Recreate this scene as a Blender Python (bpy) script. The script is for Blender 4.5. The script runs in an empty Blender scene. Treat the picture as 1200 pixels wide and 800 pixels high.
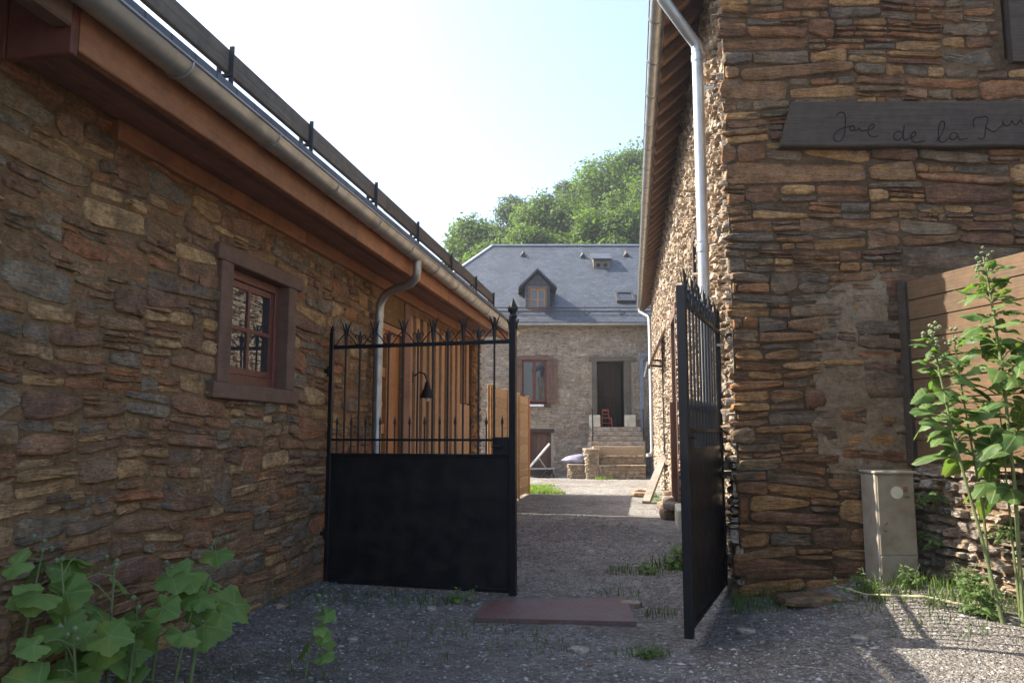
import bpy, math, random
from mathutils import Vector, Matrix, noise as mnoise
R = math.radians
PI = math.pi
rnd = random.Random(7)
scene = bpy.context.scene
col = scene.collection

# ---------------------------------------------------------------- camera, sky, sun, exposure
YAW = R(9.5); CY, SY = math.cos(YAW), math.sin(YAW)
cam_d = bpy.data.cameras.new('camera'); cam = bpy.data.objects.new('camera', cam_d); col.objects.link(cam)
cam_d.sensor_width = 36; cam_d.lens = 27.9; cam_d.clip_start = 0.05; cam_d.clip_end = 2000
cam.location = (0, 0, 1.4); cam.rotation_euler = (R(96.75), 0, YAW)
scene.camera = cam
SUN_EL = R(42.5); SUN_DIR = Vector((-.992*math.cos(SUN_EL), .129*math.cos(SUN_EL), math.sin(SUN_EL)))
world = bpy.data.worlds.new('World'); scene.world = world; world.use_nodes = True
wn = world.node_tree; wn.nodes.clear()
wo = wn.nodes.new('ShaderNodeOutputWorld'); bg = wn.nodes.new('ShaderNodeBackground'); sky = wn.nodes.new('ShaderNodeTexSky')
sky.sky_type = 'NISHITA'; sky.sun_disc = False; sky.sun_elevation = SUN_EL; sky.sun_rotation = math.atan2(-.992, .129)
sky.altitude = 600; sky.air_density = 1.0; sky.dust_density = 3.6; sky.ozone_density = 1.0
bg.inputs['Strength'].default_value = 0.13
wn.links.new(sky.outputs[0], bg.inputs[0]); wn.links.new(bg.outputs[0], wo.inputs[0])
sun_d = bpy.data.lights.new('sun', 'SUN'); sun_d.energy = 4.2; sun_d.angle = R(0.5); sun_d.color = (1, .93, .82)
sun = bpy.data.objects.new('sun', sun_d); col.objects.link(sun)
sun.rotation_euler = SUN_DIR.to_track_quat('Z', 'Y').to_euler(); sun.location = (-20, 5, 25)
scene.view_settings.view_transform = 'Standard'; scene.view_settings.look = 'None'
scene.view_settings.exposure = 1.76; scene.view_settings.gamma = 1
scene.render.engine = 'CYCLES'
scene.cycles.use_denoising = True
scene.cycles.max_bounces = 8; scene.cycles.diffuse_bounces = 5; scene.cycles.transparent_max_bounces = 8

# ---------------------------------------------------------------- helpers
def Wf(l, f, z):            # lateral / forward of the viewer's heading -> world
    return (l*CY - f*SY, l*SY + f*CY, z)
def ss(x, a, b):
    t = max(0., min(1., (x-a)/(b-a))); return t*t*(3-2*t)
def nz(x, y, z=0.): return mnoise.noise(Vector((x, y, z)))

class MB:
    def __init__(s): s.v = []; s.f = []; s.m = []; s.vuv = None
    def face(s, pts, mi=0):
        b = len(s.v); s.v += [tuple(p) for p in pts]; s.f.append(tuple(range(b, b+len(pts)))); s.m.append(mi)
    def add(s, vs, fs, mi=0):
        b = len(s.v); s.v += [tuple(p) for p in vs]
        for f in fs: s.f.append(tuple(i+b for i in f)); s.m.append(mi)
    def hexa(s, c, mi=0):   # c: 8 corners, bottom loop 0-3, top loop 4-7
        s.add(c, [(0,3,2,1),(4,5,6,7),(0,1,5,4),(1,2,6,5),(2,3,7,6),(3,0,4,7)], mi)
    def box(s, x0, x1, y0, y1, z0, z1, mi=0):
        s.hexa([(x0,y0,z0),(x1,y0,z0),(x1,y1,z0),(x0,y1,z0),(x0,y0,z1),(x1,y0,z1),(x1,y1,z1),(x0,y1,z1)], mi)
    def bevbox(s, x0, x1, y0, y1, z0, z1, b=.01, mi=0, M=None):
        M = M or (lambda a, c, d: (a, c, d))
        vs = []; idx = {}
        for i, x in enumerate((x0, x1)):
            for j, y in enumerate((y0, y1)):
                for k, z in enumerate((z0, z1)):
                    sx, sy, sz = (1 if i == 0 else -1), (1 if j == 0 else -1), (1 if k == 0 else -1)
                    idx[i,j,k,0] = len(vs); vs.append(M(x, y+sy*b, z+sz*b))
                    idx[i,j,k,1] = len(vs); vs.append(M(x+sx*b, y, z+sz*b))
                    idx[i,j,k,2] = len(vs); vs.append(M(x+sx*b, y+sy*b, z))
        fs = []
        q = [(0,0),(1,0),(1,1),(0,1)]
        for i in (0,1): fs.append(tuple(idx[i,a,c,0] for a, c in q))
        for j in (0,1): fs.append(tuple(idx[a,j,c,1] for a, c in q))
        for k in (0,1): fs.append(tuple(idx[a,c,k,2] for a, c in q))
        for a in (0,1):
            for c in (0,1):
                fs.append((idx[0,a,c,1],idx[1,a,c,1],idx[1,a,c,2],idx[0,a,c,2]))
                fs.append((idx[a,0,c,0],idx[a,1,c,0],idx[a,1,c,2],idx[a,0,c,2]))
                fs.append((idx[a,c,0,0],idx[a,c,1,0],idx[a,c,1,1],idx[a,c,0,1]))
                for k in (0,1): pass
        for i in (0,1):
            for j in (0,1):
                for k in (0,1): fs.append((idx[i,j,k,0],idx[i,j,k,1],idx[i,j,k,2]))
        s.add(vs, fs, mi)
    def qbox(s, M, u0, u1, v0, v1, d0, d1, mi=0):
        s.hexa([M(u0,v0,d0),M(u1,v0,d0),M(u1,v0,d1),M(u0,v0,d1),M(u0,v1,d0),M(u1,v1,d0),M(u1,v1,d1),M(u0,v1,d1)], mi)
    def tube(s, pts, r, n=8, mi=0, cap=True):
        P = [Vector(p) for p in pts]; rs = r if isinstance(r, (list, tuple)) else [r]*len(P)
        vs = []; up = None
        for i, p in enumerate(P):
            t = (P[min(i+1, len(P)-1)] - P[max(i-1, 0)])
            if t.length < 1e-9: t = Vector((0,0,1))
            t.normalize()
            if up is None: up = Vector((0,0,1)) if abs(t.z) < .9 else Vector((1,0,0))
            a = up - t*up.dot(t)
            if a.length < 1e-6: a = t.orthogonal()
            a.normalize(); b = t.cross(a); up = a
            for k in range(n):
                q = 2*PI*k/n; vs.append(p + (a*math.cos(q) + b*math.sin(q))*rs[i])
        fs = []
        for i in range(len(P)-1):
            for k in range(n):
                k2 = (k+1) % n; fs.append((i*n+k, i*n+k2, (i+1)*n+k2, (i+1)*n+k))
        if cap: fs.append(tuple(range(n-1, -1, -1))); fs.append(tuple(range((len(P)-1)*n, len(P)*n)))
        s.add(vs, fs, mi)
    def beam(s, a, b, w, h, mi=0):    # square bar between two points, h measured upward
        a = Vector(a); b = Vector(b); t = (b-a).normalized()
        side = t.cross(Vector((0,0,1)))
        if side.length < 1e-4: side = Vector((1,0,0))
        side.normalize(); u = side.cross(t)
        side *= w/2; u *= h/2
        s.hexa([a-side-u, a+side-u, b+side-u, b-side-u, a-side+u, a+side+u, b+side+u, b-side+u], mi)
    def lathe(s, prof, n=12, o=(0,0,0), mi=0):
        vs = []; fs = []
        for (r, z) in prof:
            for k in range(n): q = 2*PI*k/n; vs.append((o[0]+r*math.cos(q), o[1]+r*math.sin(q), o[2]+z))
        for i in range(len(prof)-1):
            for k in range(n): k2 = (k+1) % n; fs.append((i*n+k, i*n+k2, (i+1)*n+k2, (i+1)*n+k))
        fs.append(tuple(range(n-1,-1,-1))); fs.append(tuple(range((len(prof)-1)*n, len(prof)*n)))
        s.add(vs, fs, mi)
    def build(s, name, mats, parent=None, smooth=False, uv=True, world=True, angle=40):
        off = Vector((0,0,0)); o = parent
        while world and o is not None: off += o.location; o = o.parent
        me = bpy.data.meshes.new(name)
        vs = [(v[0]-off.x, v[1]-off.y, v[2]-off.z) for v in s.v]
        me.from_pydata(vs, [], s.f)
        for m in (mats if isinstance(mats, (list, tuple)) else [mats]): me.materials.append(m)
        if any(s.m): me.polygons.foreach_set('material_index', s.m)
        if uv:
            lay = me.uv_layers.new(name='UVMap'); data = [0.]*(2*len(me.loops))
            Z = Vector((0,0,1))
            if s.vuv:
                for lp in me.loops: data[2*lp.index], data[2*lp.index+1] = s.vuv[lp.vertex_index]
            for p in ([] if s.vuv else me.polygons):
                n = p.normal
                if abs(n.z) < .985:
                    t = Z.cross(n).normalized(); b = n.cross(t)
                else: t = Vector((0,1,0)); b = Vector((1,0,0))
                for li in p.loop_indices:
                    q = Vector(s.v[me.loops[li].vertex_index]); data[2*li] = q.dot(t); data[2*li+1] = q.dot(b)
            lay.data.foreach_set('uv', data)
        if smooth:
            me.polygons.foreach_set('use_smooth', [True]*len(me.polygons))
            if angle < 180: me.set_sharp_from_angle(angle=R(angle))
        me.update()
        ob = bpy.data.objects.new(name, me); col.objects.link(ob)
        if parent is not None: ob.parent = parent
        return ob
def tag(o, label, cat, group=None, kind=None):
    o['label'] = label
    if cat: o['category'] = cat
    if group: o['group'] = group
    if kind: o['kind'] = kind
    return o
def thing(name, loc, label, cat, group=None, rz=0):
    o = bpy.data.objects.new(name, None); col.objects.link(o); o.location = loc; o.rotation_euler = (0,0,rz)
    o.empty_display_size = .2
    return tag(o, label, cat, group)
def setloc(o, loc):        # give a single-mesh thing its origin at its base
    me = o.data; L = Vector(loc); me.transform(Matrix.Translation(-L)); o.location = L; return o

# ---------------------------------------------------------------- materials
class NT:
    def __init__(s, name):
        s.m = bpy.data.materials.new(name); s.m.use_nodes = True; s.t = s.m.node_tree; s.t.nodes.clear()
        s.out = s.n('ShaderNodeOutputMaterial')
    def n(s, typ, **kw):
        x = s.t.nodes.new(typ)
        for k, v in kw.items():
            if k.startswith('i_'):
                key = k[2:].replace('_', ' '); x.inputs[key].default_value = v
            else: setattr(x, k, v)
        return x
    def l(s, a, b): s.t.links.new(a, b)
    def coord(s, scale, kind='Object'):
        tc = s.n('ShaderNodeTexCoord'); mp = s.n('ShaderNodeMapping'); mp.inputs['Scale'].default_value = scale
        s.l(tc.outputs[kind], mp.inputs['Vector']); return mp.outputs[0]
    def noise(s, vec, scale, detail=4, rough=.55, dist=0.):
        x = s.n('ShaderNodeTexNoise'); x.inputs['Scale'].default_value = scale; x.inputs['Detail'].default_value = detail
        x.inputs['Roughness'].default_value = rough; x.inputs['Distortion'].default_value = dist; s.l(vec, x.inputs['Vector']); return x.outputs['Fac']
    def ramp(s, fac, stops, interp='LINEAR'):
        x = s.n('ShaderNodeValToRGB'); cr = x.color_ramp; cr.interpolation = interp
        while len(cr.elements) < len(stops): cr.elements.new(.5)
        for e, (p, c) in zip(cr.elements, stops):
            e.position = p; e.color = (c[0], c[1], c[2], 1) if isinstance(c, (tuple, list)) else (c, c, c, 1)
        s.l(fac, x.inputs[0]); return x.outputs[0]
    def mix(s, fac, a, b, mode='MIX'):
        x = s.n('ShaderNodeMix', data_type='RGBA', blend_type=mode); x.clamp_factor = True
        for v, k in ((fac, 0), (a, 6), (b, 7)):
            if hasattr(v, 'is_linked'): s.l(v, x.inputs[k])
            elif k == 0: x.inputs[0].default_value = v
            else: x.inputs[k].default_value = (*v, 1)
        return x.outputs[2]
    def math(s, op, a, b=0.):
        x = s.n('ShaderNodeMath', operation=op)
        for i, v in enumerate((a, b)):
            if hasattr(v, 'is_linked'): s.l(v, x.inputs[i])
            else: x.inputs[i].default_value = v
        return x.outputs[0]
    def bump(s, h, strength, dist, prev=None):
        x = s.n('ShaderNodeBump'); x.inputs['Strength'].default_value = strength; x.inputs['Distance'].default_value = dist
        s.l(h, x.inputs['Height'])
        if prev is not None: s.l(prev, x.inputs['Normal'])
        return x.outputs[0]
    def bsdf(s, color, rough=.8, metal=0., normal=None, spec=.4):
        x = s.n('ShaderNodeBsdfPrincipled')
        for v, k in ((color, 'Base Color'), (rough, 'Roughness'), (metal, 'Metallic')):
            if hasattr(v, 'is_linked'): s.l(v, x.inputs[k])
            else: x.inputs[k].default_value = (*v, 1) if isinstance(v, (tuple, list)) else v
        x.inputs['Specular IOR Level'].default_value = spec
        if normal is not None: s.l(normal, x.inputs['Normal'])
        s.l(x.outputs[0], s.out.inputs[0]); return x
    def island(s): return s.n('ShaderNodeNewGeometry').outputs['Random Per Island']

def m_stone(name, cols, strat=(3,3,16), lichen=None, bumpd=.016, val=1.0):
    t = NT(name); v = t.coord(strat); v1 = t.coord((1,1,1))
    isl = t.island()
    n = len(cols)
    base = t.ramp(isl, [(i/n, tuple(x*val for x in c)) for i, c in enumerate(cols)], 'CONSTANT')
    nA = t.noise(v, 2.2, 6, .65, .4); nB = t.noise(v1, 7., 6, .6); nC = t.noise(v1, 38., 6, .7); nL = t.noise(v, 7.5, 5, .6, .6)
    # rusty and grey veins running with the bedding
    rust = t.ramp(nA, [(.46, 0), (.66, 1)])
    c = t.mix(t.math('MULTIPLY', rust, .55), base, tuple(x*val for x in (.30,.145,.05)))
    gre = t.ramp(t.noise(v, 1.1, 5, .6, .3), [(.5, 0), (.7, 1)])
    c = t.mix(t.math('MULTIPLY', gre, .45), c, tuple(x*val for x in (.165,.148,.125)))
    c = t.mix(1.0, c, t.ramp(nB, [(.25, .5), (.75, 1.5)]), 'MULTIPLY')
    c = t.mix(1.0, c, t.ramp(nC, [(.3, .66), (.7, 1.32)]), 'MULTIPLY')
    c = t.mix(1.0, c, t.ramp(nL, [(.34, .6), (.5, 1.), (.7, 1.2)]), 'MULTIPLY')
    if lichen:
        lf = t.ramp(t.noise(v1, 3.3, 8, .7), [(.58, 0), (.68, 1)])
        c = t.mix(t.math('MULTIPLY', lf, .6), c, lichen)
    led = t.ramp(t.noise(v, 2.6, 3, .5, .8), [(0, 0), (.40, .3), (.48, .62), (.56, .85), (.64, 1)], 'CONSTANT')
    h = t.math('ADD', t.math('ADD', t.math('MULTIPLY', led, .35), t.noise(v, 4.5, 8, .68, .5)), t.math('ADD', t.math('MULTIPLY', t.noise(v1, 30., 8, .75), .5), t.math('MULTIPLY', nL, .5)))
    t.bsdf(c, .86, normal=t.bump(h, 1.0, bumpd), spec=.25); return t.m
def m_mortar(name, a, b, bumpd=.02):
    t = NT(name); v = t.coord((1,1,1)); n1 = t.noise(v, 2., 6, .6); n2 = t.noise(v, 22., 6, .7)
    c = t.mix(t.ramp(n1, [(.35, 0), (.65, 1)]), a, b)
    c = t.mix(1.0, c, t.ramp(n2, [(.3, .6), (.7, 1.25)]), 'MULTIPLY')
    t.bsdf(c, .95, normal=t.bump(n2, 1., bumpd), spec=.15); return t.m
def m_wood(name, a, b, axis='u', rough=.65, dirt=.35, bumpd=.004, board=0.):
    t = NT(name); v = t.coord((1.2,28,1) if axis == 'u' else (28,1.2,1), 'UV'); v2 = t.coord((1,1,1))
    n1 = t.noise(v, 1.6, 6, .65, .6); n2 = t.noise(v2, 2.6, 6, .6); n3 = t.noise(v2, 14., 4, .6)
    c = t.mix(t.ramp(n1, [(.3, 0), (.7, 1)]), a, b)
    c = t.mix(1.0, c, t.ramp(t.island(), [(0, .8), (1, 1.2)]), 'MULTIPLY')
    c = t.mix(t.math('MULTIPLY', t.ramp(n2, [(.45, 0), (.7, 1)]), dirt), c, (.05,.04,.032))
    c = t.mix(1.0, c, t.ramp(n3, [(.3, .82), (.7, 1.12)]), 'MULTIPLY')
    t.bsdf(c, rough, normal=t.bump(n1, .8, bumpd), spec=.3); return t.m
def m_metal(name, a, rough=.4, metal=.9, dirt=(.1,.09,.08), amt=.3, bumpd=.001):
    t = NT(name); v = t.coord((1,1,1)); n = t.noise(v, 6., 6, .6); n2 = t.noise(v, 45., 4, .6)
    c = t.mix(t.math('MULTIPLY', t.ramp(n, [(.42, 0), (.7, 1)]), amt), a, dirt)
    t.bsdf(c, t.ramp(n, [(.3, rough*.8), (.7, min(1, rough*1.35))]), metal, t.bump(n2, .5, bumpd)); return t.m
def m_slate(name, a, b, uvs=(1,1), w=.22, h=.2, bumpd=.012):
    t = NT(name); v = t.coord((uvs[0],uvs[1],1), 'UV')
    br = t.n('ShaderNodeTexBrick', offset=.5); br.inputs['Scale'].default_value = 1
    for k, x in (('Brick Width', w), ('Row Height', h), ('Mortar Size', .008), ('Mortar Smooth', .1), ('Bias', 0.)): br.inputs[k].default_value = x
    br.inputs['Color1'].default_value = (*a, 1); br.inputs['Color2'].default_value = (*b, 1); br.inputs['Mortar'].default_value = (a[0]*.35, a[1]*.35, a[2]*.35, 1)
    t.l(v, br.inputs['Vector'])
    n = t.noise(t.coord((1,1,1)), 1.3, 6, .6); n2 = t.noise(v, 9., 5, .6)
    c = t.mix(1.0, br.outputs['Color'], t.ramp(n, [(.3, .8), (.7, 1.2)]), 'MULTIPLY')
    c = t.mix(1.0, c, t.ramp(n2, [(.3, .8), (.7, 1.2)]), 'MULTIPLY')
    # each course thickens towards its lower edge, like lapped slates
    sep = t.n('ShaderNodeSeparateXYZ'); t.l(v, sep.inputs[0])
    saw = t.math('SUBTRACT', 1., t.math('FRACT', t.math('DIVIDE', sep.outputs[1], h)))
    hh = t.math('ADD', t.math('MULTIPLY', saw, .8), t.math('MULTIPLY', br.outputs['Fac'], -.5))
    t.bsdf(c, .5, normal=t.bump(hh, .8, bumpd, t.bump(n2, .4, .006)), spec=.45); return t.m
def m_leaf(name, a, b, yellow=None, trans=.35, vein=0, rough=.5):
    t = NT(name); v = t.coord((1,1,1)); isl = t.island()
    c = t.mix(isl, a, b)
    n = t.noise(v, 3., 5, .6); n2 = t.noise(v, 60., 4, .6)
    c = t.mix(1.0, c, t.ramp(n, [(.3, .7), (.7, 1.3)]), 'MULTIPLY')
    if yellow: c = t.mix(t.ramp(t.noise(v, 9., 4, .5), [(.58, 0), (.72, .8)]), c, yellow)
    nor = t.bump(n2, .6, .004)
    if vein:      # pale ribs fanning out from the leaf stalk
        sp = t.n('ShaderNodeSeparateXYZ'); t.l(t.coord((1,1,1), 'UV'), sp.inputs[0])
        ang = t.math('ARCTAN2', sp.outputs[1], sp.outputs[0])
        rr_ = t.math('SQRT', t.math('ADD', t.math('MULTIPLY', sp.outputs[0], sp.outputs[0]), t.math('MULTIPLY', sp.outputs[1], sp.outputs[1])))
        dist = t.math('MULTIPLY', t.math('ABSOLUTE', t.math('SINE', t.math('MULTIPLY', ang, vein*.5))), rr_)
        rib = t.ramp(dist, [(.0, 1), (.035, 0)])
        side = t.ramp(t.math('ABSOLUTE', t.math('SINE', t.math('ADD', t.math('MULTIPLY', rr_, 55.), t.math('MULTIPLY', dist, -40.)))), [(0, 1), (.25, 0)])
        c = t.mix(t.math('MULTIPLY', rib, .75), c, (.30,.38,.15)); c = t.mix(t.math('MULTIPLY', side, .35), c, (.24,.32,.11))
        nor = t.bump(t.math('ADD', rib, t.math('MULTIPLY', side, .4)), .5, -.0012, nor)
    p = t.n('ShaderNodeBsdfPrincipled'); t.l(c, p.inputs['Base Color']); p.inputs['Roughness'].default_value = rough
    p.inputs['Specular IOR Level'].default_value = .3; t.l(nor, p.inputs['Normal'])
    tr = t.n('ShaderNodeBsdfTranslucent'); t.l(t.mix(1.0, c, (1.3,1.5,.6), 'MULTIPLY'), tr.inputs[0])
    mx = t.n('ShaderNodeMixShader'); mx.inputs[0].default_value = trans
    t.l(p.outputs[0], mx.inputs[1]); t.l(tr.outputs[0], mx.inputs[2]); t.l(mx.outputs[0], t.out.inputs[0]); return t.m
def m_plain(name, c, rough=.6, metal=0., var=.25, scale=9., spec=.4, bumpd=.002):
    t = NT(name); v = t.coord((1,1,1)); n = t.noise(v, scale, 6, .6)
    t.bsdf(t.mix(1.0, c, t.ramp(n, [(.3, 1-var), (.7, 1+var)]), 'MULTIPLY'), rough, metal, t.bump(n, .4, bumpd), spec); return t.m

BR = [(0.215, 0.112, 0.053), (0.261, 0.134, 0.053), (0.133, 0.088, 0.056), (0.336, 0.177, 0.068), (0.122, 0.098, 0.072), (0.191, 0.088, 0.041), (0.157, 0.109, 0.068), (0.232, 0.123, 0.058), (0.418, 0.235, 0.097), (0.145, 0.071, 0.041), (0.209, 0.144, 0.082), (0.278, 0.12, 0.05)]
BL = [(0.244, 0.145, 0.083), (0.293, 0.168, 0.085), (0.165, 0.122, 0.087), (0.378, 0.232, 0.104), (0.177, 0.145, 0.106), (0.256, 0.139, 0.076), (0.305, 0.197, 0.104), (0.201, 0.114, 0.074), (0.439, 0.284, 0.138), (0.311, 0.139, 0.066), (0.232, 0.191, 0.133), (0.281, 0.151, 0.085)]
BS = [(.44,.365,.27),(.50,.42,.315),(.39,.335,.265),(.54,.46,.35),(.42,.325,.23),(.36,.32,.27),(.47,.35,.24)]
BF = [(.40,.34,.26),(.34,.29,.23),(.45,.39,.31),(.31,.27,.23),(.41,.31,.23),(.36,.32,.27),(.48,.41,.32)]
M_STL = m_stone('stone_rubble_left', BL, lichen=(.24,.22,.18), val=1.15)
M_STR = m_stone('stone_slabs_right', BR, strat=(2.2,2.2,18), val=1.12)
M_STS = m_stone('stone_side_right', BS, bumpd=.02)
M_STF = m_stone('stone_far_house', BF)
M_STW = m_stone('stone_low_wall', [(.34,.30,.25),(.28,.25,.21),(.38,.33,.27),(.24,.21,.18),(.33,.25,.18)])
M_STY = m_stone('stone_yard', [(.30,.25,.19),(.34,.27,.2),(.25,.22,.18),(.36,.30,.23),(.30,.21,.14)])
M_MOL = m_mortar('earth_mortar', (.19,.115,.058), (.28,.18,.095), .03)
M_MOR = m_mortar('joint_earth', (.075,.047,.027), (.17,.105,.055), .03)
M_MOS = m_mortar('lime_mortar_side', (.42,.345,.26), (.49,.415,.325), .03)
M_MOF = m_mortar('lime_mortar_far', (.37,.32,.25), (.45,.39,.31), .03)
M_MOB = m_mortar('beige_render', (.22,.15,.09), (.31,.225,.145), .03)
M_ORG = m_wood('orange_wood', (.27,.115,.052), (.36,.16,.075), 'u', .6, .4)
M_ORGV = m_wood('orange_wood_upright', (.36,.13,.04), (.42,.19,.065), 'v', .45, .12)
M_BOARD = m_wood('cladding_board', (.36,.20,.105), (.45,.28,.155), 'v', .6, .15)
M_RED = m_wood('red_brown_boards', (.19,.085,.06), (.26,.12,.08), 'u', .55, .3)
M_REDV = m_wood('red_brown_upright', (.16,.05,.032), (.20,.068,.042), 'v', .5, .3)
M_DULLB = m_wood('dull_brown_boards', (.12,.068,.048), (.16,.095,.068), 'v', .6, .3)
M_WINW = m_wood('window_surround_wood', (.155,.088,.058), (.20,.118,.08), 'u', .75, .35)
M_SASH = m_wood('sash_red_wood', (.13,.043,.03), (.17,.06,.042), 'v', .4, .2)
M_DARKW = m_wood('dark_old_timber', (.055,.040,.029), (.088,.066,.049), 'u', .9, .5, .008)
M_OLDW = m_wood('grey_weathered_wood', (.10,.085,.065), (.16,.135,.105), 'u', .8, .4, .008)
M_FENCE = m_wood('fence_board_wood', (.125,.073,.036), (.185,.112,.056), 'u', .75, .45, .006)
M_YFENCE = m_wood('tan_yard_fence', (.36,.23,.12), (.44,.30,.17), 'u', .7, .15)
M_RAFT = m_wood('rafter_wood', (.15,.085,.05), (.22,.13,.075), 'u', .75, .4)
M_PALEW = m_wood('pale_sawn_timber', (.34,.25,.16), (.42,.32,.21), 'u', .75, .25)
M_GREYPL = m_wood('silvered_plank', (.24,.21,.175), (.32,.285,.24), 'u', .8, .35)
M_ZINC = m_metal('zinc', (.42,.42,.40), .38, .75, (.22,.20,.17), .5)
M_ZINCN = m_metal('new_zinc', (.46,.465,.46), .45, .7, (.28,.265,.25), .45)
M_IRON = m_metal('black_painted_iron', (.010,.010,.012), .42, .1, (.022,.018,.015), .5)
M_IRONP = m_metal('black_sheet', (.012,.012,.014), .42, .15, (.05,.034,.024), .45)
M_BRACK = m_metal('dark_bracket_steel', (.06,.055,.055), .55, .4)
M_SLATE = m_slate('slate_roof', (.043,.050,.060), (.066,.075,.089))
M_SLATEN = m_slate('slate_roof_near', (.05,.055,.062), (.07,.075,.085))
M_CREAM = m_plain('cream_stone_block', (.55,.52,.40), .85, scale=6)
M_REDCH = m_plain('red_paint', (.33,.07,.055), .45)
M_DARK = m_plain('hole_shade', (.02,.017,.015), .9)  # near-black standing in for the shade inside the vent holes
M_GREYM = m_metal('grey_cabinet', (.36,.325,.26), .65, .0, (.20,.145,.09), .6)
M_CABDOOR = m_metal('cabinet_front', (.27,.225,.165), .65, .0, (.15,.10,.06), .7)
M_LILAC = m_plain('lilac_grey_cloth', (.25,.245,.33), .8, scale=5, bumpd=.02)
M_BLUEG = m_plain('blue_grey_paint', (.17,.21,.27), .55)
M_WHITE = m_plain('white_painted_metal', (.72,.72,.70), .45)
M_RUST = None
def mk_rust():
    t = NT('rust_primer_plate'); v = t.coord((1,1,1)); n = t.noise(v, 3., 8, .65); n2 = t.noise(v, 30., 5, .6)
    c = t.mix(t.ramp(n, [(.4, 0), (.62, 1)]), (.155,.075,.058), (.15,.10,.095))
    c = t.mix(t.ramp(n2, [(.5, 0), (.75, .7)]), c, (.21,.165,.145))
    t.bsdf(c, t.ramp(n2, [(.3, .5), (.7, .8)]), .1, t.bump(n2, .5, .003)); return t.m
M_RUST = mk_rust()
def mk_glass(name, tint=(.03,.033,.036)):
    t = NT(name); v = t.coord((1,1,1)); n = t.noise(v, 2.2, 2, .5)
    t.bsdf(tint, .02, 0, t.bump(n, .04, .02), .9); return t.m
M_GLASS = mk_glass('window_glass')
def mk_ground():
    t = NT('gravel_earth'); v = t.coord((1,1,1))
    vo = t.n('ShaderNodeTexVoronoi'); vo.inputs['Scale'].default_value = 42; t.l(v, vo.inputs['Vector'])
    vo2 = t.n('ShaderNodeTexVoronoi'); vo2.inputs['Scale'].default_value = 95; t.l(v, vo2.inputs['Vector'])
    sep = t.n('ShaderNodeSeparateColor'); t.l(vo.outputs['Color'], sep.inputs[0])
    c = t.ramp(sep.outputs[0], [(0, (.15,.137,.12)), (.35, (.235,.22,.198)), (.7, (.33,.31,.28)), (1, (.45,.43,.395))])
    n = t.noise(v, .55, 6, .62); n3 = t.noise(v, 4., 6, .6)
    dirt = t.ramp(n, [(.42, 0), (.62, 1)])
    geo0 = t.n('ShaderNodeNewGeometry'); sp0 = t.n('ShaderNodeSeparateXYZ'); t.l(geo0.outputs['Position'], sp0.inputs[0])
    soil_shade = t.ramp(t.math('ADD', t.math('MULTIPLY', sp0.outputs[1], .08), t.math('MULTIPLY', n, .35)), [(.55, 1), (.85, 0)])   # soil near the gate, plus the foreground's shade put into the colour
    c = t.mix(t.math('MULTIPLY', soil_shade, .55), c, (.11,.09,.07))
    c = t.mix(t.math('MULTIPLY', dirt, .45), c, (.13,.105,.08))
    c = t.mix(1.0, c, t.ramp(n3, [(.3, .7), (.7, 1.25)]), 'MULTIPLY')
    h = t.math('ADD', t.math('MULTIPLY', vo.outputs['Distance'], -1.), t.math('MULTIPLY', vo2.outputs['Distance'], -.5))
    nor = t.bump(h, 1., .02, t.bump(n3, .6, .05))
    # wooded hillside beyond
    geo = t.n('ShaderNodeNewGeometry'); sp = t.n('ShaderNodeSeparateXYZ'); t.l(geo.outputs['Position'], sp.inputs[0])
    hill = t.ramp(t.math('MULTIPLY', t.math('ADD', sp.outputs[1], -36.), .1), [(0, 0), (1, 1)])
    c = t.mix(hill, c, (.05,.075,.025))
    t.bsdf(c, .93, normal=nor, spec=.15); return t.m
M_GROUND = mk_ground()
def mk_pebble():
    t = NT('gravel_stones'); isl = t.island(); n = t.noise(t.coord((1,1,1)), 60., 4, .6)
    c = t.ramp(isl, [(0, (.14,.12,.10)), (.3, (.18,.165,.14)), (.6, (.25,.232,.205)), (.85, (.33,.31,.28)), (1, (.46,.44,.41))])
    t.bsdf(t.mix(1.0, c, t.ramp(n, [(.3, .8), (.7, 1.2)]), 'MULTIPLY'), .85, spec=.25); return t.m
M_PEB = mk_pebble()
M_HOLLY = m_leaf('hollyhock_leaf', (.14,.225,.05), (.20,.30,.075), (.28,.29,.06), .35, vein=5)
M_MALLOW = m_leaf('mallow_leaf', (.075,.135,.04), (.12,.19,.055), (.20,.20,.06), .42, vein=3)  # plain mallow and weed green, yellowing at random
M_STEM = m_leaf('green_stem', (.13,.17,.06), (.18,.21,.085), None, .05)
M_DRYSTEM = m_plain('dry_stem', (.36,.33,.19), .8)
M_GRASS = m_leaf('grass_blades', (.06,.11,.025), (.12,.17,.045), (.22,.2,.08), .35)
M_LAWN = m_leaf('lawn_blades', (.12,.20,.03), (.19,.27,.05), None, .4)
M_DRYLEAF = m_plain('dead_leaf', (.20,.085,.04), .8, scale=30)
M_BUD = m_leaf('pale_buds', (.16,.20,.10), (.24,.28,.15), None, .2)
M_TREE = [m_leaf('tree_leaves_olive', (.07,.11,.026), (.115,.16,.04), None, .5, rough=.6),
          m_leaf('tree_leaves_bluish', (.07,.10,.056), (.10,.135,.075), None, .42, rough=.6),
          m_leaf('tree_leaves_bright', (.08,.125,.024), (.125,.18,.04), None, .5, rough=.6)]
M_BARK = m_plain('bark', (.10,.08,.06), .9, scale=12, bumpd=.03)

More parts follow.
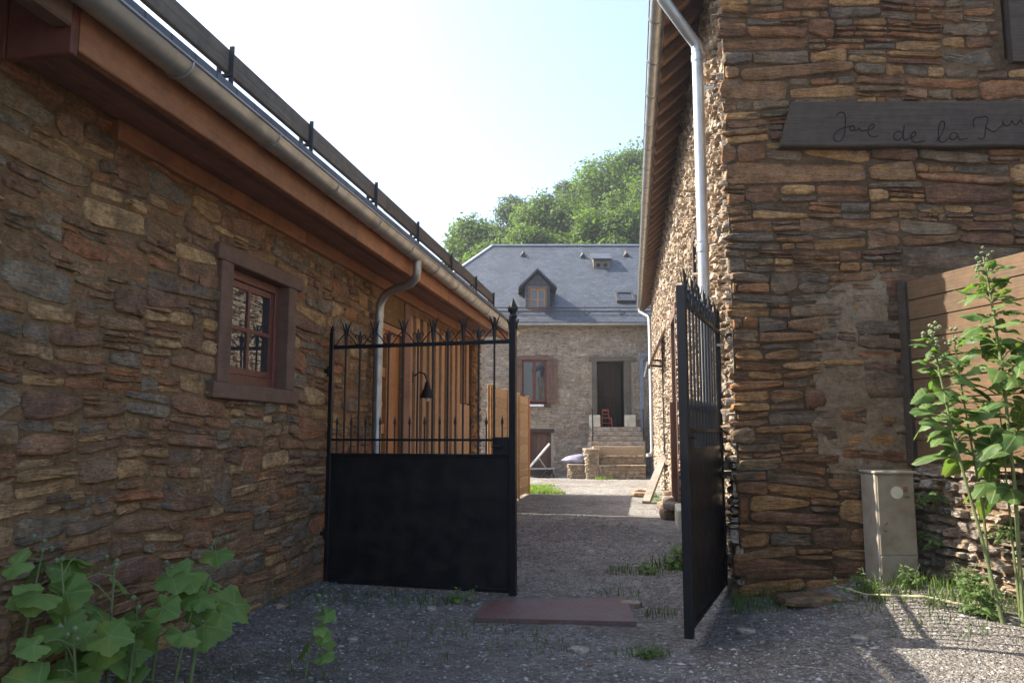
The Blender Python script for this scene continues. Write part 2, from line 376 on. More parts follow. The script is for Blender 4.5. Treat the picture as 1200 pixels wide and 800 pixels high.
# ---------------------------------------------------------------- rubble masonry
def stone_field(mb, M, u0, u1, v0, v1, size=.032, gap=.012, depth=(.012,.04), rough=.006, warp=.035, holes=(), seed=1, mi=0, n=13, hmax=.26, ahi=5., lo=(1.5,2.8), sig=.7, ex=(.28,.55), clampu=(True,True), zig=0., keep=None, band=(.32,.6)):
    rg = random.Random(seed); leaves = []; lo_ = lo
    def split(x0, y0, x1, y1, tgt, lo):
        w, h = x1-x0, y1-y0
        if h > hmax or (w*h > tgt and w/h < lo):
            f = rg.uniform(.33,.67)*h; t2 = size*math.exp(rg.gauss(0,sig)); a2 = rg.uniform(*lo_)
            split(x0,y0,x1,y0+f,t2,a2); split(x0,y0+f,x1,y1,size*math.exp(rg.gauss(0,sig)),rg.uniform(*lo_))
        elif w*h > tgt or w/h > ahi:
            f = rg.uniform(.3,.7)*w
            split(x0,y0,x0+f,y1,size*math.exp(rg.gauss(0,sig)),rg.uniform(*lo_)); split(x0+f,y0,x1,y1,size*math.exp(rg.gauss(0,sig)),rg.uniform(*lo_))
        else: leaves.append((x0,y0,x1,y1))
    v = v0
    while v < v1:
        bh = rg.uniform(*band); u = u0 - rg.uniform(0,.6)
        while u < u1:
            bw = rg.uniform(.7,1.7)
            split(u, v, u+bw, v+bh, size*math.exp(rg.gauss(0,sig)), 2.); u += bw
        v += bh
    for (x0,y0,x1,y1) in leaves:
        zl = rg.uniform(-zig, zig)
        if clampu[0]: x0 = max(x0, u0+zl)
        if clampu[1]: x1 = min(x1, u1+zl)
        y1 = min(y1, v1)
        bad = False
        for (a,b,c,d) in holes:
            ox = min(x1,b)-max(x0,a); oy = min(y1,d)-max(y0,c)
            if ox > 0 and oy > 0:
                if min(ox,oy) > .75*max(1e-6,min(x1-x0,y1-y0)) and ox > .75*(x1-x0) and oy > .75*(y1-y0): bad = True; break
                if ox/(x1-x0) < oy/(y1-y0):
                    if x0 < a: x1 = a
                    else: x0 = b
                else:
                    if y0 < c: y1 = c
                    else: y0 = d
        w, h = x1-x0, y1-y0
        if bad or w < .035 or h < .02: continue
        cx, cy = (x0+x1)/2, (y0+y1)/2
        if keep and not keep(cx, cy): continue
        g = gap*rg.uniform(.5,1.5)
        pw, ph = w/2-g/2, h/2-g/2
        if pw < .012 or ph < .007: continue
        e = rg.uniform(*ex); rot = rg.gauss(0,.045); sk = rg.gauss(0,.26)*min(1., h/.1)
        d = rg.uniform(*depth); tu, tv = rg.gauss(0,.10)*d/max(pw,.05), rg.gauss(0,.22)*d/max(ph,.03)
        # two-dimensional outline
        out = []
        for k in range(n):
            q = 2*PI*(k+rg.uniform(-.18,.18))/n
            c_, s_ = math.cos(q), math.sin(q)
            px = pw*math.copysign(abs(c_)**e, c_) + rg.uniform(-.09,.04)*min(pw,2*ph); py = ph*math.copysign(abs(s_)**e, s_)*(1+rg.uniform(-.2,.07))
            py += sk*py*(px/pw)*.8
            out.append((px - rot*py, py + rot*px))
        ins = min(.010, .22*ph, .22*pw)
        rings = [(0., -.03), (0.35*ins, .6*d), (ins*1.25, d), (None, d)]
        vs = []
        def pos(px, py, dd):
            uu, vv = cx+px, cy+py
            wv = warp*(nz(uu*.75, vv*.75, seed*3.7)*1.0 + .45*nz(uu*2.1, vv*2.1, seed*1.3)); wu = warp*.5*nz(uu*1.2+9, vv*1.2, seed)
            return M(uu+wu, vv+wv, dd)
        for (i, dd) in rings:
            for (px, py) in out:
                if i is None: fx, fy = .45, .45
                else: fx, fy = max(.1,1-i/pw), max(.1,1-i/ph)
                dz = dd if dd < 0 else dd + tu*px*fx/pw*pw + tv*py*fy + rg.gauss(0, rough*(.45 if i is None else .9 if i > .003 else .5))
                vs.append(pos(px*fx, py*fy, dz))
        vs.append(pos(0,0,d+rg.gauss(0,rough*.3)))
        fs = []
        for i in range(3):
            for k in range(n): k2 = (k+1)%n; fs.append((i*n+k, i*n+k2, (i+1)*n+k2, (i+1)*n+k))
        for k in range(n): fs.append((3*n+k, 3*n+(k+1)%n, 4*n))
        mb.add(vs, fs, mi)
def wall_sheet(mb, M, u0, u1, v0, v1, holes=(), reveal=.3, mi=0, rmi=0):
    us = sorted({u0,u1,*[x for h in holes for x in h[:2] if u0 < x < u1]}); vs = sorted({v0,v1,*[x for h in holes for x in h[2:] if v0 < x < v1]})
    for i in range(len(us)-1):
        for j in range(len(vs)-1):
            cu, cv = (us[i]+us[i+1])/2, (vs[j]+vs[j+1])/2
            if any(a < cu < b and c < cv < d for a,b,c,d in holes): continue
            mb.face([M(us[i],vs[j],0),M(us[i+1],vs[j],0),M(us[i+1],vs[j+1],0),M(us[i],vs[j+1],0)], mi)
    for (a,b,c,d) in holes:
        for p, q in (((a,c),(b,c)),((b,c),(b,d)),((b,d),(a,d)),((a,d),(a,c))):
            mb.face([M(*p,0),M(*q,0),M(*q,-reveal),M(*p,-reveal)], rmi)

# ---------------------------------------------------------------- ground
def fwd(x, y): return -x*SY + y*CY
def lat(x, y): return x*CY + y*SY
def gz(x, y):
    f, l = fwd(x,y), lat(x,y)
    near = 1-ss(f, 8., 10.)
    z = .11*ss(x,.1,1.0)*near
    z += .16*ss(l,2.0,3.1)*ss(f,4.6,6.2)*near
    z += .06*ss(-x,2.3,3.1)*near
    z += .03*nz(x*.5,y*.5,2.)*(1 if f < 30 else 0)
    if f < 30: z += .010*nz(x*2.6,y*2.6,5.)+.006*nz(x*7,y*7,5.)
    if f > 41: z += (min(9., .55*(f-41)) + min(6., .22*max(0.,l)))*ss(f,41,48)
    return z
def axis(a, b, st, far):
    xs = []; x = a
    while x <= b+1e-6: xs.append(x); x += st
    g = st; x = a
    while x > -far: g *= 1.35; x -= g; xs.insert(0, x)
    g = st; x = xs[-1]
    while x < far: g *= 1.35; x += g; xs.append(x)
    return xs
xs = axis(-4.5, 6.5, .09, 420); ys = axis(1.5, 11., .09, 420)
mb = MB(); nx = len(xs)
mb.v = [(x, y, gz(x,y)) for y in ys for x in xs]
mb.f = [(j*nx+i, j*nx+i+1, (j+1)*nx+i+1, (j+1)*nx+i) for j in range(len(ys)-1) for i in range(nx-1)]; mb.m = [0]*len(mb.f)
g = mb.build('ground', M_GROUND, None, smooth=True, uv=False, angle=180)
tag(g, 'grey gravel and earth of the lane and courtyard, rising to a wooded hillside', None, kind='structure')

# ---------------------------------------------------------------- left stone barn
barn = thing('stone_barn', (-3.05, 7., 0), 'low rubble stone barn on the left with wide orange timber eave and small red window', 'barn')
ML = lambda u, v, d: (-3.05+d, u, v)
mb = MB()
WH = (5.40, 6.36, 1.79, 2.68); DH = (8.74, 9.76, .0, 2.75)
LX = -3.05
wall_sheet(mb, ML, -3.0, 14.55, -.3, 3.3, [WH, DH, (10.0,13.86,.02,3.0)], .22, 1, 1)
stone_field(mb, ML, .8, 8.72, -.2, 3.24, size=.034, gap=.009, depth=(.0,.028), rough=.0055, warp=.065, holes=[(5.26,6.5,1.72,2.74)], seed=4, n=16, hmax=.21, ahi=7.5, sig=1.1, lo=(2.1,4.8), ex=(.25,.62))
stone_field(mb, ML, 13.88, 14.56, -.1, 3.15, size=.028, gap=.02, depth=(.01,.05), seed=9, n=10)
# the pier's end face, the outer wall, gables
MP = lambda u, v, d: (u, 14.55+d, v)
wall_sheet(mb, MP, -10., -3.05, -.3, 3.3, (), 0, 1, 1)
stone_field(mb, MP, -5.5, -3.06, -.1, 3.1, size=.04, gap=.02, depth=(.01,.05), seed=19, n=10)
mb.face([(-3.05,14.55,3.3),(-10,14.55,3.3),(-6.5,14.55,5.75)], 1)
mb.face([(-3.05,-3,3.3),(-10,-3,3.3),(-6.5,-3,5.75)], 1)
mb.face([(-3.05,-3,-.3),(-10,-3,-.3),(-10,-3,3.3),(-3.05,-3,3.3)], 1); mb.face([(-10,-3,-.3),(-10,14.55,-.3),(-10,14.55,3.3),(-10,-3,3.3)], 1)
# light lime patch low by the gate hinge
mb.build('wall', [M_STL, M_MOL], barn, smooth=True, uv=False, angle=58)
mb = MB()
for k in range(9):
    pass
# roof
mb.hexa([(-2.36,-3.2,3.40),(-2.36,14.75,3.40),(-6.5,14.75,6.0),(-6.5,-3.2,6.0),(-2.36,-3.2,3.45),(-2.36,14.75,3.45),(-6.5,14.75,6.06),(-6.5,-3.2,6.06)])
mb.hexa([(-10.4,-3.2,3.40),(-10.4,14.75,3.40),(-6.5,14.75,6.0),(-6.5,-3.2,6.0),(-10.4,-3.2,3.45),(-10.4,14.75,3.45),(-6.5,14.75,6.06),(-6.5,-3.2,6.06)])
roofL = mb.build('roof', M_SLATEN, barn)
# eave carpentry
mb = MB()
y = 3.05
while y < 14.5:
    y2 = min(14.52, y+rnd.uniform(3.2,4.2)); mb.bevbox(-2.56,-2.50, y+.002, y2-.002, 3.13, 3.37, .006); y = y2
mb.build('fascia', M_ORG, barn)
mb = MB(); x = -3.02
while x < -2.57:
    mb.bevbox(x+.003, min(x+.115,-2.562), 3.1, 14.5, 3.235, 3.255, .003); x += .118
mb.build('soffit', M_RED, barn)
mb = MB(); y = 4.0
for y2 in (5.3, 6.6, 8.0, 10.2, 12.4, 14.5):
    mb.bevbox(-3.12,-2.985, y+.003, y2-.003, 3.11, 3.232, .008); y = y2
mb.build('wall_plate', M_ORG, barn)
mb = MB(); x = -3.9
for x2 in (-3.55,-3.2,-2.84,-2.5):
    mb.bevbox(x+.003, x2-.003, 3.0, 3.045, 3.10, 3.62, .006); x = x2
mb.build('eave_end_board', M_REDV, barn)
mb = MB(); mb.bevbox(-3.30,-2.98, 2.2, 3.0, 2.93, 3.10, .01); mb.bevbox(-3.1,-2.95,-2.9,2.2,3.06,3.22,.01); mb.bevbox(-2.6,-2.5,-3.1,3.0,3.22,3.38,.01)
mb.build('lintel_beam', M_WINW, barn)
# gutter: open half-round trough with beaded lip and joint straps
def gutter(mb, pts, r=.075, n=9, lip=.011):
    P = [Vector(p) for p in pts]; vs = []; fs = []
    N = 2*n
    for i, p in enumerate(P):
        t = (P[min(i+1,len(P)-1)]-P[max(i-1,0)]).normalized(); s = t.cross(Vector((0,0,1))).normalized()
        for rr in (r, r-.004):
            for k in range(n):
                q = PI + PI*k/(n-1); vs.append(p + s*math.cos(q)*rr + Vector((0,0,1))*math.sin(q)*rr)
    for i in range(len(P)-1):
        for k in range(n-1):
            a = i*N+k; b = (i+1)*N+k; fs.append((a,a+1,b+1,b)); fs.append((a+n,b+n,b+n+1,a+n+1))
    mb.add(vs, fs)
    for sg in (-1,1):
        mb.tube([p + (P[-1]-P[0]).normalized().cross(Vector((0,0,1))).normalized()*sg*r for p in P], lip, 6)
    for e, o in ((0,1),(len(P)-1,len(P)-2)):
        mb.face([vs[e*N+k] for k in range(n)])
def strap(mb, p, t, r):
    t = Vector(t).normalized(); s = t.cross(Vector((0,0,1))).normalized(); p = Vector(p)
    mb.tube([p + s*math.cos(PI+PI*k/10)*r + Vector((0,0,1))*math.sin(PI+PI*k/10)*r for k in range(11)], .0065, 6)
mb = MB(); gutter(mb, [(-2.405,-3.1,3.385),(-2.405,14.7,3.325)], .085, 11)
y = .6
while y < 14.7: strap(mb, (-2.405,y,3.385-.0034*(y+3.1)), (0,1,0), .088); y += 1.02
gut = mb.build('gutter', M_ZINC, barn, smooth=True, uv=False)
mb = MB()
px, py = -2.405, 7.35
mb.tube([(-2.405,8.15,3.29),(-2.405,8.15,3.17),(-2.42,8.17,3.10),(-2.50,8.22,3.04),(-2.62,8.30,3.02),(-2.74,8.37,3.01),(-2.86,8.44,2.97),(-2.925,8.48,2.88),(-2.94,8.49,2.78),(-2.94,8.49,.12),(-2.9,8.46,.05)], .047, 12)
for z in (2.72, 1.72): mb.tube([(-2.94,8.49,z),(-2.94,8.49,z+.05)], .054, 12)
for z in (2.5,1.0): mb.bevbox(-3.06,-2.95,8.475,8.505,z,z+.03,.003)
mb.build('downpipe', M_ZINC, barn, smooth=True, uv=False)
# snow guard board on upright hooks
mb = MB(); 
y = -1.0
for y2 in (3.2, 7.6, 11.0, 13.5):
    vs = []
    mb.bevbox(-2.615,-2.575, y+.002, y2-.002, 3.695+rnd.uniform(-.006,.006), 3.85, .006); y = y2
snow = mb.build('snow_guard_board', M_OLDW, barn)
for y in (1.5,2.9,4.45,5.68,7.22,8.68,10.3,11.9,13.35):
    mb = MB(); mb.beam((-2.555,y,3.50),(-2.555,y,3.862),.03,.012); mb.beam((-2.64,y,3.56),(-2.64,y,3.85),.03,.012); mb.bevbox(-2.66,-2.545,y-.015,y+.015,3.66,3.68,.002)
    mb.tube([(-2.555,y,3.52),(-2.52,y,3.50),(-2.46,y,3.47)], .012, 6)
    mb.build('board_hook', M_BRACK, snow)
# window with timber surround
wn_ = MB(); wn_.bevbox(-3.2,-3.005,5.19,6.62,2.675,2.795,.008); wf = None
win = wn_.build('window', M_WINW, barn)
for ya, yb in ((5.24,5.41),(6.35,6.50)):
    mb = MB(); mb.bevbox(-3.22,-3.01,ya,yb,1.785,2.673,.006); mb.build('jamb', M_WINW, win)
mb = MB(); mb.bevbox(-3.25,-2.985,5.16,6.54,1.665,1.783,.008); mb.build('sill', M_WINW, win)
mb = MB(); X0, X1 = -3.165,-3.105
mb.bevbox(X0,X1,5.412,5.47,1.79,2.67,.004); mb.bevbox(X0,X1,6.28,6.348,1.79,2.67,.004); mb.bevbox(X0,X1,5.47,6.28,2.60,2.67,.004); mb.bevbox(X0,X1,5.47,6.28,1.79,1.87,.004)
X0, X1 = -3.15,-3.12
for a, b in ((5.47,5.53),(5.85,5.885),(6.22,6.28)): mb.bevbox(X0,X1,a,b,1.872,2.598,.004)
for a, b in ((1.872,1.925),(2.215,2.25),(2.545,2.598)): mb.bevbox(X0+.002,X1-.002,5.532,6.218,a,b,.003)
mb.build('sash', M_SASH, win)
mb = MB(); mb.box(-3.141,-3.135,5.5,6.25,1.9,2.57); mb.build('pane', M_GLASS, win)
# glazed door and board leaf
mb = MB(); mb.bevbox(-3.2,-3.06,8.745,8.80,.02,2.74,.005); mb.bevbox(-3.2,-3.06,9.16,9.22,.02,2.66,.005); mb.bevbox(-3.2,-3.06,8.80,9.75,2.66,2.74,.005)
for z in (.02,.75,1.42,2.09,2.58): mb.bevbox(-3.18,-3.08,8.80,9.16,z,z+(.12 if z > .5 else .6),.005)
dr = mb.build('door', M_ORGV, barn)
mb = MB(); mb.box(-3.14,-3.13,8.8,9.16,.5,2.6); mb.build('pane', M_GLASS, dr)
mb = MB(); mb.bevbox(-3.17,-3.1,9.22,9.75,.02,2.66,.005); mb.build('door_leaf', M_ORGV, dr)
# board-and-batten cladding
mb = MB(); mb.box(-3.16,-3.13,9.77,13.86,.02,3.12); mb.build('cladding_backing', M_REDV, barn)
mb = MB(); mb.bevbox(-3.13,-3.03,9.77,10.02,.02,3.1,.004); mb.build('door_post', M_RED, barn)
mb = MB(); y = 10.04
while y < 13.75: 
    z0 = .03 if y < 13.0 else 1.95
    mb.bevbox(-3.13,-3.06, y, y+.185, z0, 3.1, .006); y += .345
mb.bevbox(-3.13,-3.075,13.0,13.8,.03,1.93,.006)
mb.build('cladding_boards', M_BOARD, barn)
# wall lantern
L = thing('wall_lantern', (-3.05,10.25,1.95), 'small black conical wall lantern hanging on the cladding behind the closed gate leaf', 'lantern')
mb = MB(); mb.lathe([(.015,.22),(.03,.2),(.05,.12),(.10,.02),(.105,0.),(.09,-.005)], 14, (-2.86,10.25,1.90)); mb.build('lamp_shade', M_IRON, L, smooth=True)
mb = MB(); mb.tube([(-3.06,10.25,2.18),(-2.98,10.25,2.24),(-2.9,10.25,2.22),(-2.86,10.25,2.12)], .012, 8); mb.bevbox(-3.062,-3.045,10.22,10.28,2.1,2.25,.003); mb.build('bracket', M_IRON, L, smooth=True)
mb = MB(); mb.lathe([(.02,.07),(.03,.03),(.022,0.),(.01,-.01)], 10, (-2.86,10.25,1.86)); mb.build('bulb', M_WHITE, L, smooth=True)

# ---------------------------------------------------------------- right stone barn
hall = thing('stone_farmhouse', (.743,6.9,0), 'tall brown slab stone farmhouse on the right with carved timber beam and deep rafter eave', 'house')
SA = Vector((.743,6.9)); SB = Vector((.30,26.3)); SD = (SB-SA).normalized(); SN = Vector((-SD.y, SD.x)); SL = (SB-SA).length
if SN.x > 0: SN = -SN
MS = lambda u, v, d: (SA.x+SD.x*u+SN.x*d, SA.y+SD.y*u+SN.y*d, v)
FR = 6.68; LC = lat(.743,6.9)
MF = lambda u, v, d: Wf(u, FR-d, v)
ED = (11.45, 12.4, .0, 3.5); D2 = (6.7, 8.0, .0, 3.45); W2 = (2.6, 3.15, 3.0, 3.8)
mb = MB()
wall_sheet(mb, MS, 0, SL, -.3, 5.98, [ED, D2, W2], .35, 1, 1)
ho = [(a-.02,b+.02,c-.02,d+.02) for a,b,c,d in (ED,D2,W2)]
stone_field(mb, MS, 0, 7., -.2, 5.9, size=.016, gap=.014, depth=(.008,.07), rough=.009, warp=.04, holes=ho, seed=21, n=11, hmax=.16, zig=.0)
stone_field(mb, MS, 7., SL, -.2, 5.9, size=.034, gap=.018, depth=(.01,.075), rough=.01, warp=.04, holes=ho, seed=22, n=10, hmax=.2)
mb.build('side_wall', [M_STS, M_MOS], hall, smooth=True, uv=False)
mb = MB(); WR = (4.36, 5.25, 4.70, 5.7); BMR = (2.40, 6.2, 3.87, 4.275)
wall_sheet(mb, MF, LC, 9., -.3, 5.98, [WR], .3, 1, 1)
mb.face([MF(LC,5.98,0), MF(9.,5.98,0), MF(5.4,9.1,0)], 1)
def patch(u, v):
    n_ = .5*nz(u*1.7, v*1.7, 3.)+.25*nz(u*5, v*5, 8.)
    return math.hypot((u-2.98)/.46, (v-1.78)/.9)**2 + n_*1.7 < 1
for i in range(84):
    for j in range(130):
        u, v = 2.2+i*.016, .8+j*.016
        if patch(u+.008, v+.008):
            q = lambda a, b: MF(a, b, .012+.012*nz(a*9, b*9, 4.))
            mb.face([q(u,v),q(u+.016,v),q(u+.016,v+.016),q(u,v+.016)], 2)
stone_field(mb, MF, LC-.02, 6.2, -.2, 1.15, size=.095, gap=.008, depth=(.006,.042), rough=.007, warp=.06, holes=[], seed=31, n=20, hmax=.24, zig=.03, ahi=10., lo=(3.2,7.), sig=1.1, ex=(.22,.55))
stone_field(mb, MF, LC-.02, 6.2, 1.15, 5.9, size=.040, gap=.008, depth=(.002,.034), rough=.0055, warp=.05, n=18, lo=(2.4,5.5), sig=1.25, ex=(.22,.62), holes=[(4.3,5.4,4.62,5.8),(BMR[0]+.05,BMR[1],BMR[2]+.02,BMR[3]-.02),], seed=32, hmax=.24, zig=.035, ahi=9., keep=lambda u, v: not patch(u, v) or rnd.random() < .8)
mb.build('front_wall', [M_STR, M_MOR, M_MOB], hall, smooth=True, uv=False, angle=58)
mb = MB()
far = 9.5
q0 = MF(9.,0,0); e0 = MS(SL,0,0)
mb.face([(q0[0],q0[1],-.3),(q0[0]-.3,26.3,-.3),(q0[0]-.3,26.3,5.98),(q0[0],q0[1],5.98)]); mb.face([(e0[0],e0[1],-.3),(q0[0]-.3,26.3,-.3),(q0[0]-.3,26.3,5.98),(4.,26.3,9.1),(e0[0],e0[1],5.98)])
mb.build('rear_wall', M_MOS, hall, uv=False)
# eave: gutter line E(y)
def EX(y): return .275 - .0173*(y-7.2)
def WX(y): return SA.x + (SB.x-SA.x)*(y-SA.y)/(SB.y-SA.y)
YF, YB = 6.45, 26.6
mb = MB(); RX, RZ = 4.3, 5.62+(4.3-.27)*.86
def EZ(y): return 5.60
for dz, in ((0.,),):
    a = (EX(YF)-.03,YF,5.60); b = (EX(YB)-.03,YB,5.60)
    mb.hexa([a,b,(RX,YB,RZ),(RX,YF+.6,RZ),(a[0],a[1],a[2]+.05),(b[0],b[1],b[2]+.05),(RX,YB,RZ+.06),(RX,YF+.6,RZ+.06)])
    a = (9.2,YF+1.4,5.2); b = (8.9,YB,5.2)
    mb.hexa([a,b,(RX,YB,RZ),(RX,YF+.6,RZ),(a[0],a[1],a[2]+.05),(b[0],b[1],b[2]+.05),(RX,YB,RZ+.06),(RX,YF+.6,RZ+.06)])
mb.build('roof', M_SLATEN, hall)
mb = MB(); k = 0; y = YF+.02
mb.hexa([(EX(YF),YF,5.575),(EX(YB),YB,5.575),(EX(YB)+1.1,YB,5.575+.95),(EX(YF)+1.1,YF,5.575+.95),(EX(YF),YF,5.595),(EX(YB),YB,5.595),(EX(YB)+1.1,YB,5.595+.95),(EX(YF)+1.1,YF,5.595+.95)])
mb.build('eave_boarding', M_RED, hall)
y = YF+.1
while y < YB-.05:
    mb = MB(); x = EX(y)+.015; j = rnd.uniform(-.02,.02); s_ = rnd.uniform(.045,.06)
    mb.hexa([(x,y-s_,5.44),(x,y+s_,5.44),(x+.9,y+s_,5.44+.77),(x+.9,y-s_,5.44+.77),(x,y-s_,5.57),(x,y+s_,5.57),(x+.9,y+s_,5.57+.77),(x+.9,y-s_,5.57+.77)])
    mb.build('rafter', M_RAFT, hall); y += .47 + j
mb = MB(); gutter(mb, [(EX(y)-.075, y, 5.585) for y in (YF,12.,20.,YB)], .075, 11)
y = 6.8
while y < YB: strap(mb, (EX(y)-.075,y,5.585), (0,1,0), .078); y += .9
mb.build('gutter', M_ZINC, hall, smooth=True, uv=False)
mb = MB()
PXc = (.545, 7.24)
mb.tube([(EX(6.95)-.07,6.95,5.50),(EX(6.95)-.07,6.95,5.42),(EX(6.95)-.05,6.97,5.36),(.47,7.18,5.10),(.535,7.235,5.03),(PXc[0],PXc[1],4.95),(PXc[0],PXc[1],.2)], .052, 14)
for z in (4.86,3.05): mb.tube([(*PXc,z),(*PXc,z+.06)], .058, 14); mb.tube([(*PXc,z+.09),(*PXc,z+.10)], .056, 14)
for z in (4.6,2.2): mb.beam((PXc[0],PXc[1],z),(.75,7.24,z),.03,.02)
mb.build('downpipe', M_ZINCN, hall, smooth=True, uv=False)
mb = MB(); fx, fy = WX(25.6)-.13, 25.6
mb.tube([(EX(25.9)-.07,25.9,5.51),(EX(25.9)-.06,25.9,5.40),(fx-.03,25.7,5.22),(fx,fy,5.1),(fx,fy,.98),(fx-.01,fy-.02,.86),(fx-.06,fy-.1,.80),(fx-.16,fy-.2,.79)], .055, 12)
mb.build('downpipe', M_ZINCN, hall, smooth=True, uv=False)
# carved beam
MBm = lambda u, v, d: Wf(u, FR-d, v)
mb = MB()
nb = 26
prof = []
for i in range(nb+1):
    u = 2.43+(6.2-2.43)*i/nb; uo = .11 if i == 0 else 0
    t_ = .008*nz(u*2,1.); b_ = .008*nz(u*2,7.)
    prof.append([(u-uo*1.05, BMR[2]+b_, -.1), (u-uo*1.05, BMR[2]+b_, .088), (u-uo*1.0, BMR[2]+.012+b_, .1), (u, BMR[3]-.012+t_, .1), (u, BMR[3]+t_, .088), (u, BMR[3]+t_, -.1)])
vs = [MBm(*p) for r_ in prof for p in r_]
fs = [(i*6+k, (i+1)*6+k, (i+1)*6+(k+1)%6, i*6+(k+1)%6) for i in range(nb) for k in range(6)] + [tuple(range(6)), tuple(range(nb*6+5, nb*6-1, -1))]
mb.add(vs, fs); beam = mb.build('lintel_beam', M_DARKW, hall)
beam['label'] = 'dark weathered timber beam carved with a handwritten name'
strokes = [
 [(320,182),(332,168),(350,165),(362,178),(364,205),(362,240),(358,272),(345,298),(325,306),(309,296),(308,276),(322,256),(345,242),(372,236),(384,232)],
 [(386,236),(384,250),(394,256),(406,248),(405,232),(394,228),(386,236)],
 [(406,250),(420,250),(430,236),(432,252),(444,256),(452,250)], [(434,212),(437,214)],
 [(452,252),(474,250),(496,240),(500,226),(488,221),(474,234),(468,256),(474,276),(494,282),(518,277)],
 [(628,262),(612,254),(594,262),(588,282),(598,298),(616,298),(630,280),(636,250),(640,222),(636,262),(634,290),(644,300),(656,292)],
 [(658,288),(678,284),(694,272),(692,258),(680,258),(670,274),(672,298),(690,310),(712,306),(736,300)],
 [(790,300),(806,284),(824,250),(830,220),(820,206),(806,214),(800,244),(798,280),(804,304),(818,310),(834,300),(846,288)],
 [(890,268),(872,260),(856,268),(850,286),(862,298),(880,290),(892,270),(892,290),(904,296),(934,288)],
 [(966,236),(960,216),(966,196),(984,188),(1000,192),(1016,184),(1030,192),(1032,212),(1020,228),(1018,260),(1016,284),(1002,294),(986,286)],
 [(1018,236),(1032,246),(1050,258),(1068,256),(1082,240)],
 [(1082,240),(1096,232),(1104,216),(1098,206),(1108,228),(1120,232),(1136,222),(1144,204)],
 [(1144,206),(1152,222),(1166,226),(1176,212),(1184,200),(1190,218),(1204,222)],
]
mb = MB()
def px2beam(cx, cy):
    X = 900+cx/4.; Y = 90+cy/4.
    f_ = 930.; cp, sp = math.cos(R(6.75)), math.sin(R(6.75)); l = X-600; u = 400-Y
    fw, up = f_*cp-u*sp, u*cp+f_*sp; s = (FR-.1)/fw
    return MBm(l*s, 1.4+up*s, .1005)
for st in strokes:
    pts = [px2beam(*p) for p in st]
    # smooth by one Chaikin pass
    q = [pts[0]]
    for a, b in zip(pts, pts[1:]):
        q.append(tuple(.75*x+.25*y for x, y in zip(a,b))); q.append(tuple(.25*x+.75*y for x, y in zip(a,b)))
    q.append(pts[-1]); mb.tube(q, .0045, 6)
M_GROOVE_SHADE = m_plain('groove_shade', (.007,.006,.006), .9)  # raised near-black strokes, the grooves' shade put into the colour
mb.build('carved_writing', M_GROOVE_SHADE, beam, uv=False)
# window high on the front, shutter wood
mb = MB(); mb.qbox(MF, 4.40,4.56,4.66,5.75,-.1,.05); mb.qbox(MF,5.1,5.25,4.66,5.75,-.1,.05); mb.qbox(MF,4.40,5.25,5.75,5.9,-.1,.06)
fw_ = mb.build('window', M_DARKW, hall)
mb = MB(); mb.qbox(MF,4.56,5.1,4.72,5.72,-.06,-.02); mb.build('shutter', M_DARKW, fw_)
# openings on the lane side
mb = MB()
a,b,c,d = D2
mb.qbox(MS,a-.05,a+.11,c,d,-.2,.07); mb.qbox(MS,b-.11,b+.05,c,d,-.2,.07); mb.qbox(MS,a-.15,b+.15,d-.02,d+.18,-.2,.075)
dd = mb.build('door', M_DULLB, hall); mb = MB(); 
for k in range(7): mb.qbox(MS,a+.115+k*.154,a+.262+k*.154,.05,d-.05,-.17,-.13)
mb.build('door_leaf', M_DULLB, dd)
mb = MB(); mb.qbox(MS,b-.16,b+.02,.0,2.0,.07,.12); mb.build('door_edge_post', M_DULLB, dd)
mb = MB(); a,b,c,d = ED
mb.qbox(MS,a-.05,a+.09,c,d,-.2,.05); mb.qbox(MS,b-.09,b+.05,c,d,-.2,.05); mb.qbox(MS,a-.12,b+.12,d-.02,d+.15,-.2,.055)
d1 = mb.build('door', M_OLDW, hall); mb = MB(); mb.qbox(MS,a+.09,b-.09,c,d-.05,-.3,-.25); mb.build('door_leaf', M_DARKW, d1)
mb = MB(); a,b,c,d = W2
mb.qbox(MS,a-.04,a+.06,c,d,-.2,.045); mb.qbox(MS,b-.06,b+.04,c,d,-.2,.045); mb.qbox(MS,a-.1,b+.1,d-.02,d+.14,-.2,.05); mb.qbox(MS,a-.1,b+.1,c-.1,c+.01,-.2,.08)
w2 = mb.build('window', M_DARKW, hall); mb = MB(); mb.qbox(MS,a+.06,b-.06,c,d,-.22,-.2); mb.build('pane', M_GLASS, w2)
# small boarded canopy over the far door
mb = MB()
for k in range(7):
    u = 10.5+k*.28; e_ = .01*(k%2); mb.hexa([MS(u,3.68,.03+e_),MS(u+.27,3.68,.03+e_),MS(u+.27,2.98,.34+e_),MS(u,2.98,.34+e_),MS(u,3.70,.06+e_),MS(u+.27,3.70,.06+e_),MS(u+.27,3.0,.37+e_),MS(u,3.0,.37+e_)])
for u in (10.8,12.2): mb.beam(MS(u,3.02,.02),MS(u,3.05,.31),.05,.05)
mb.build('canopy', M_RAFT, hall)

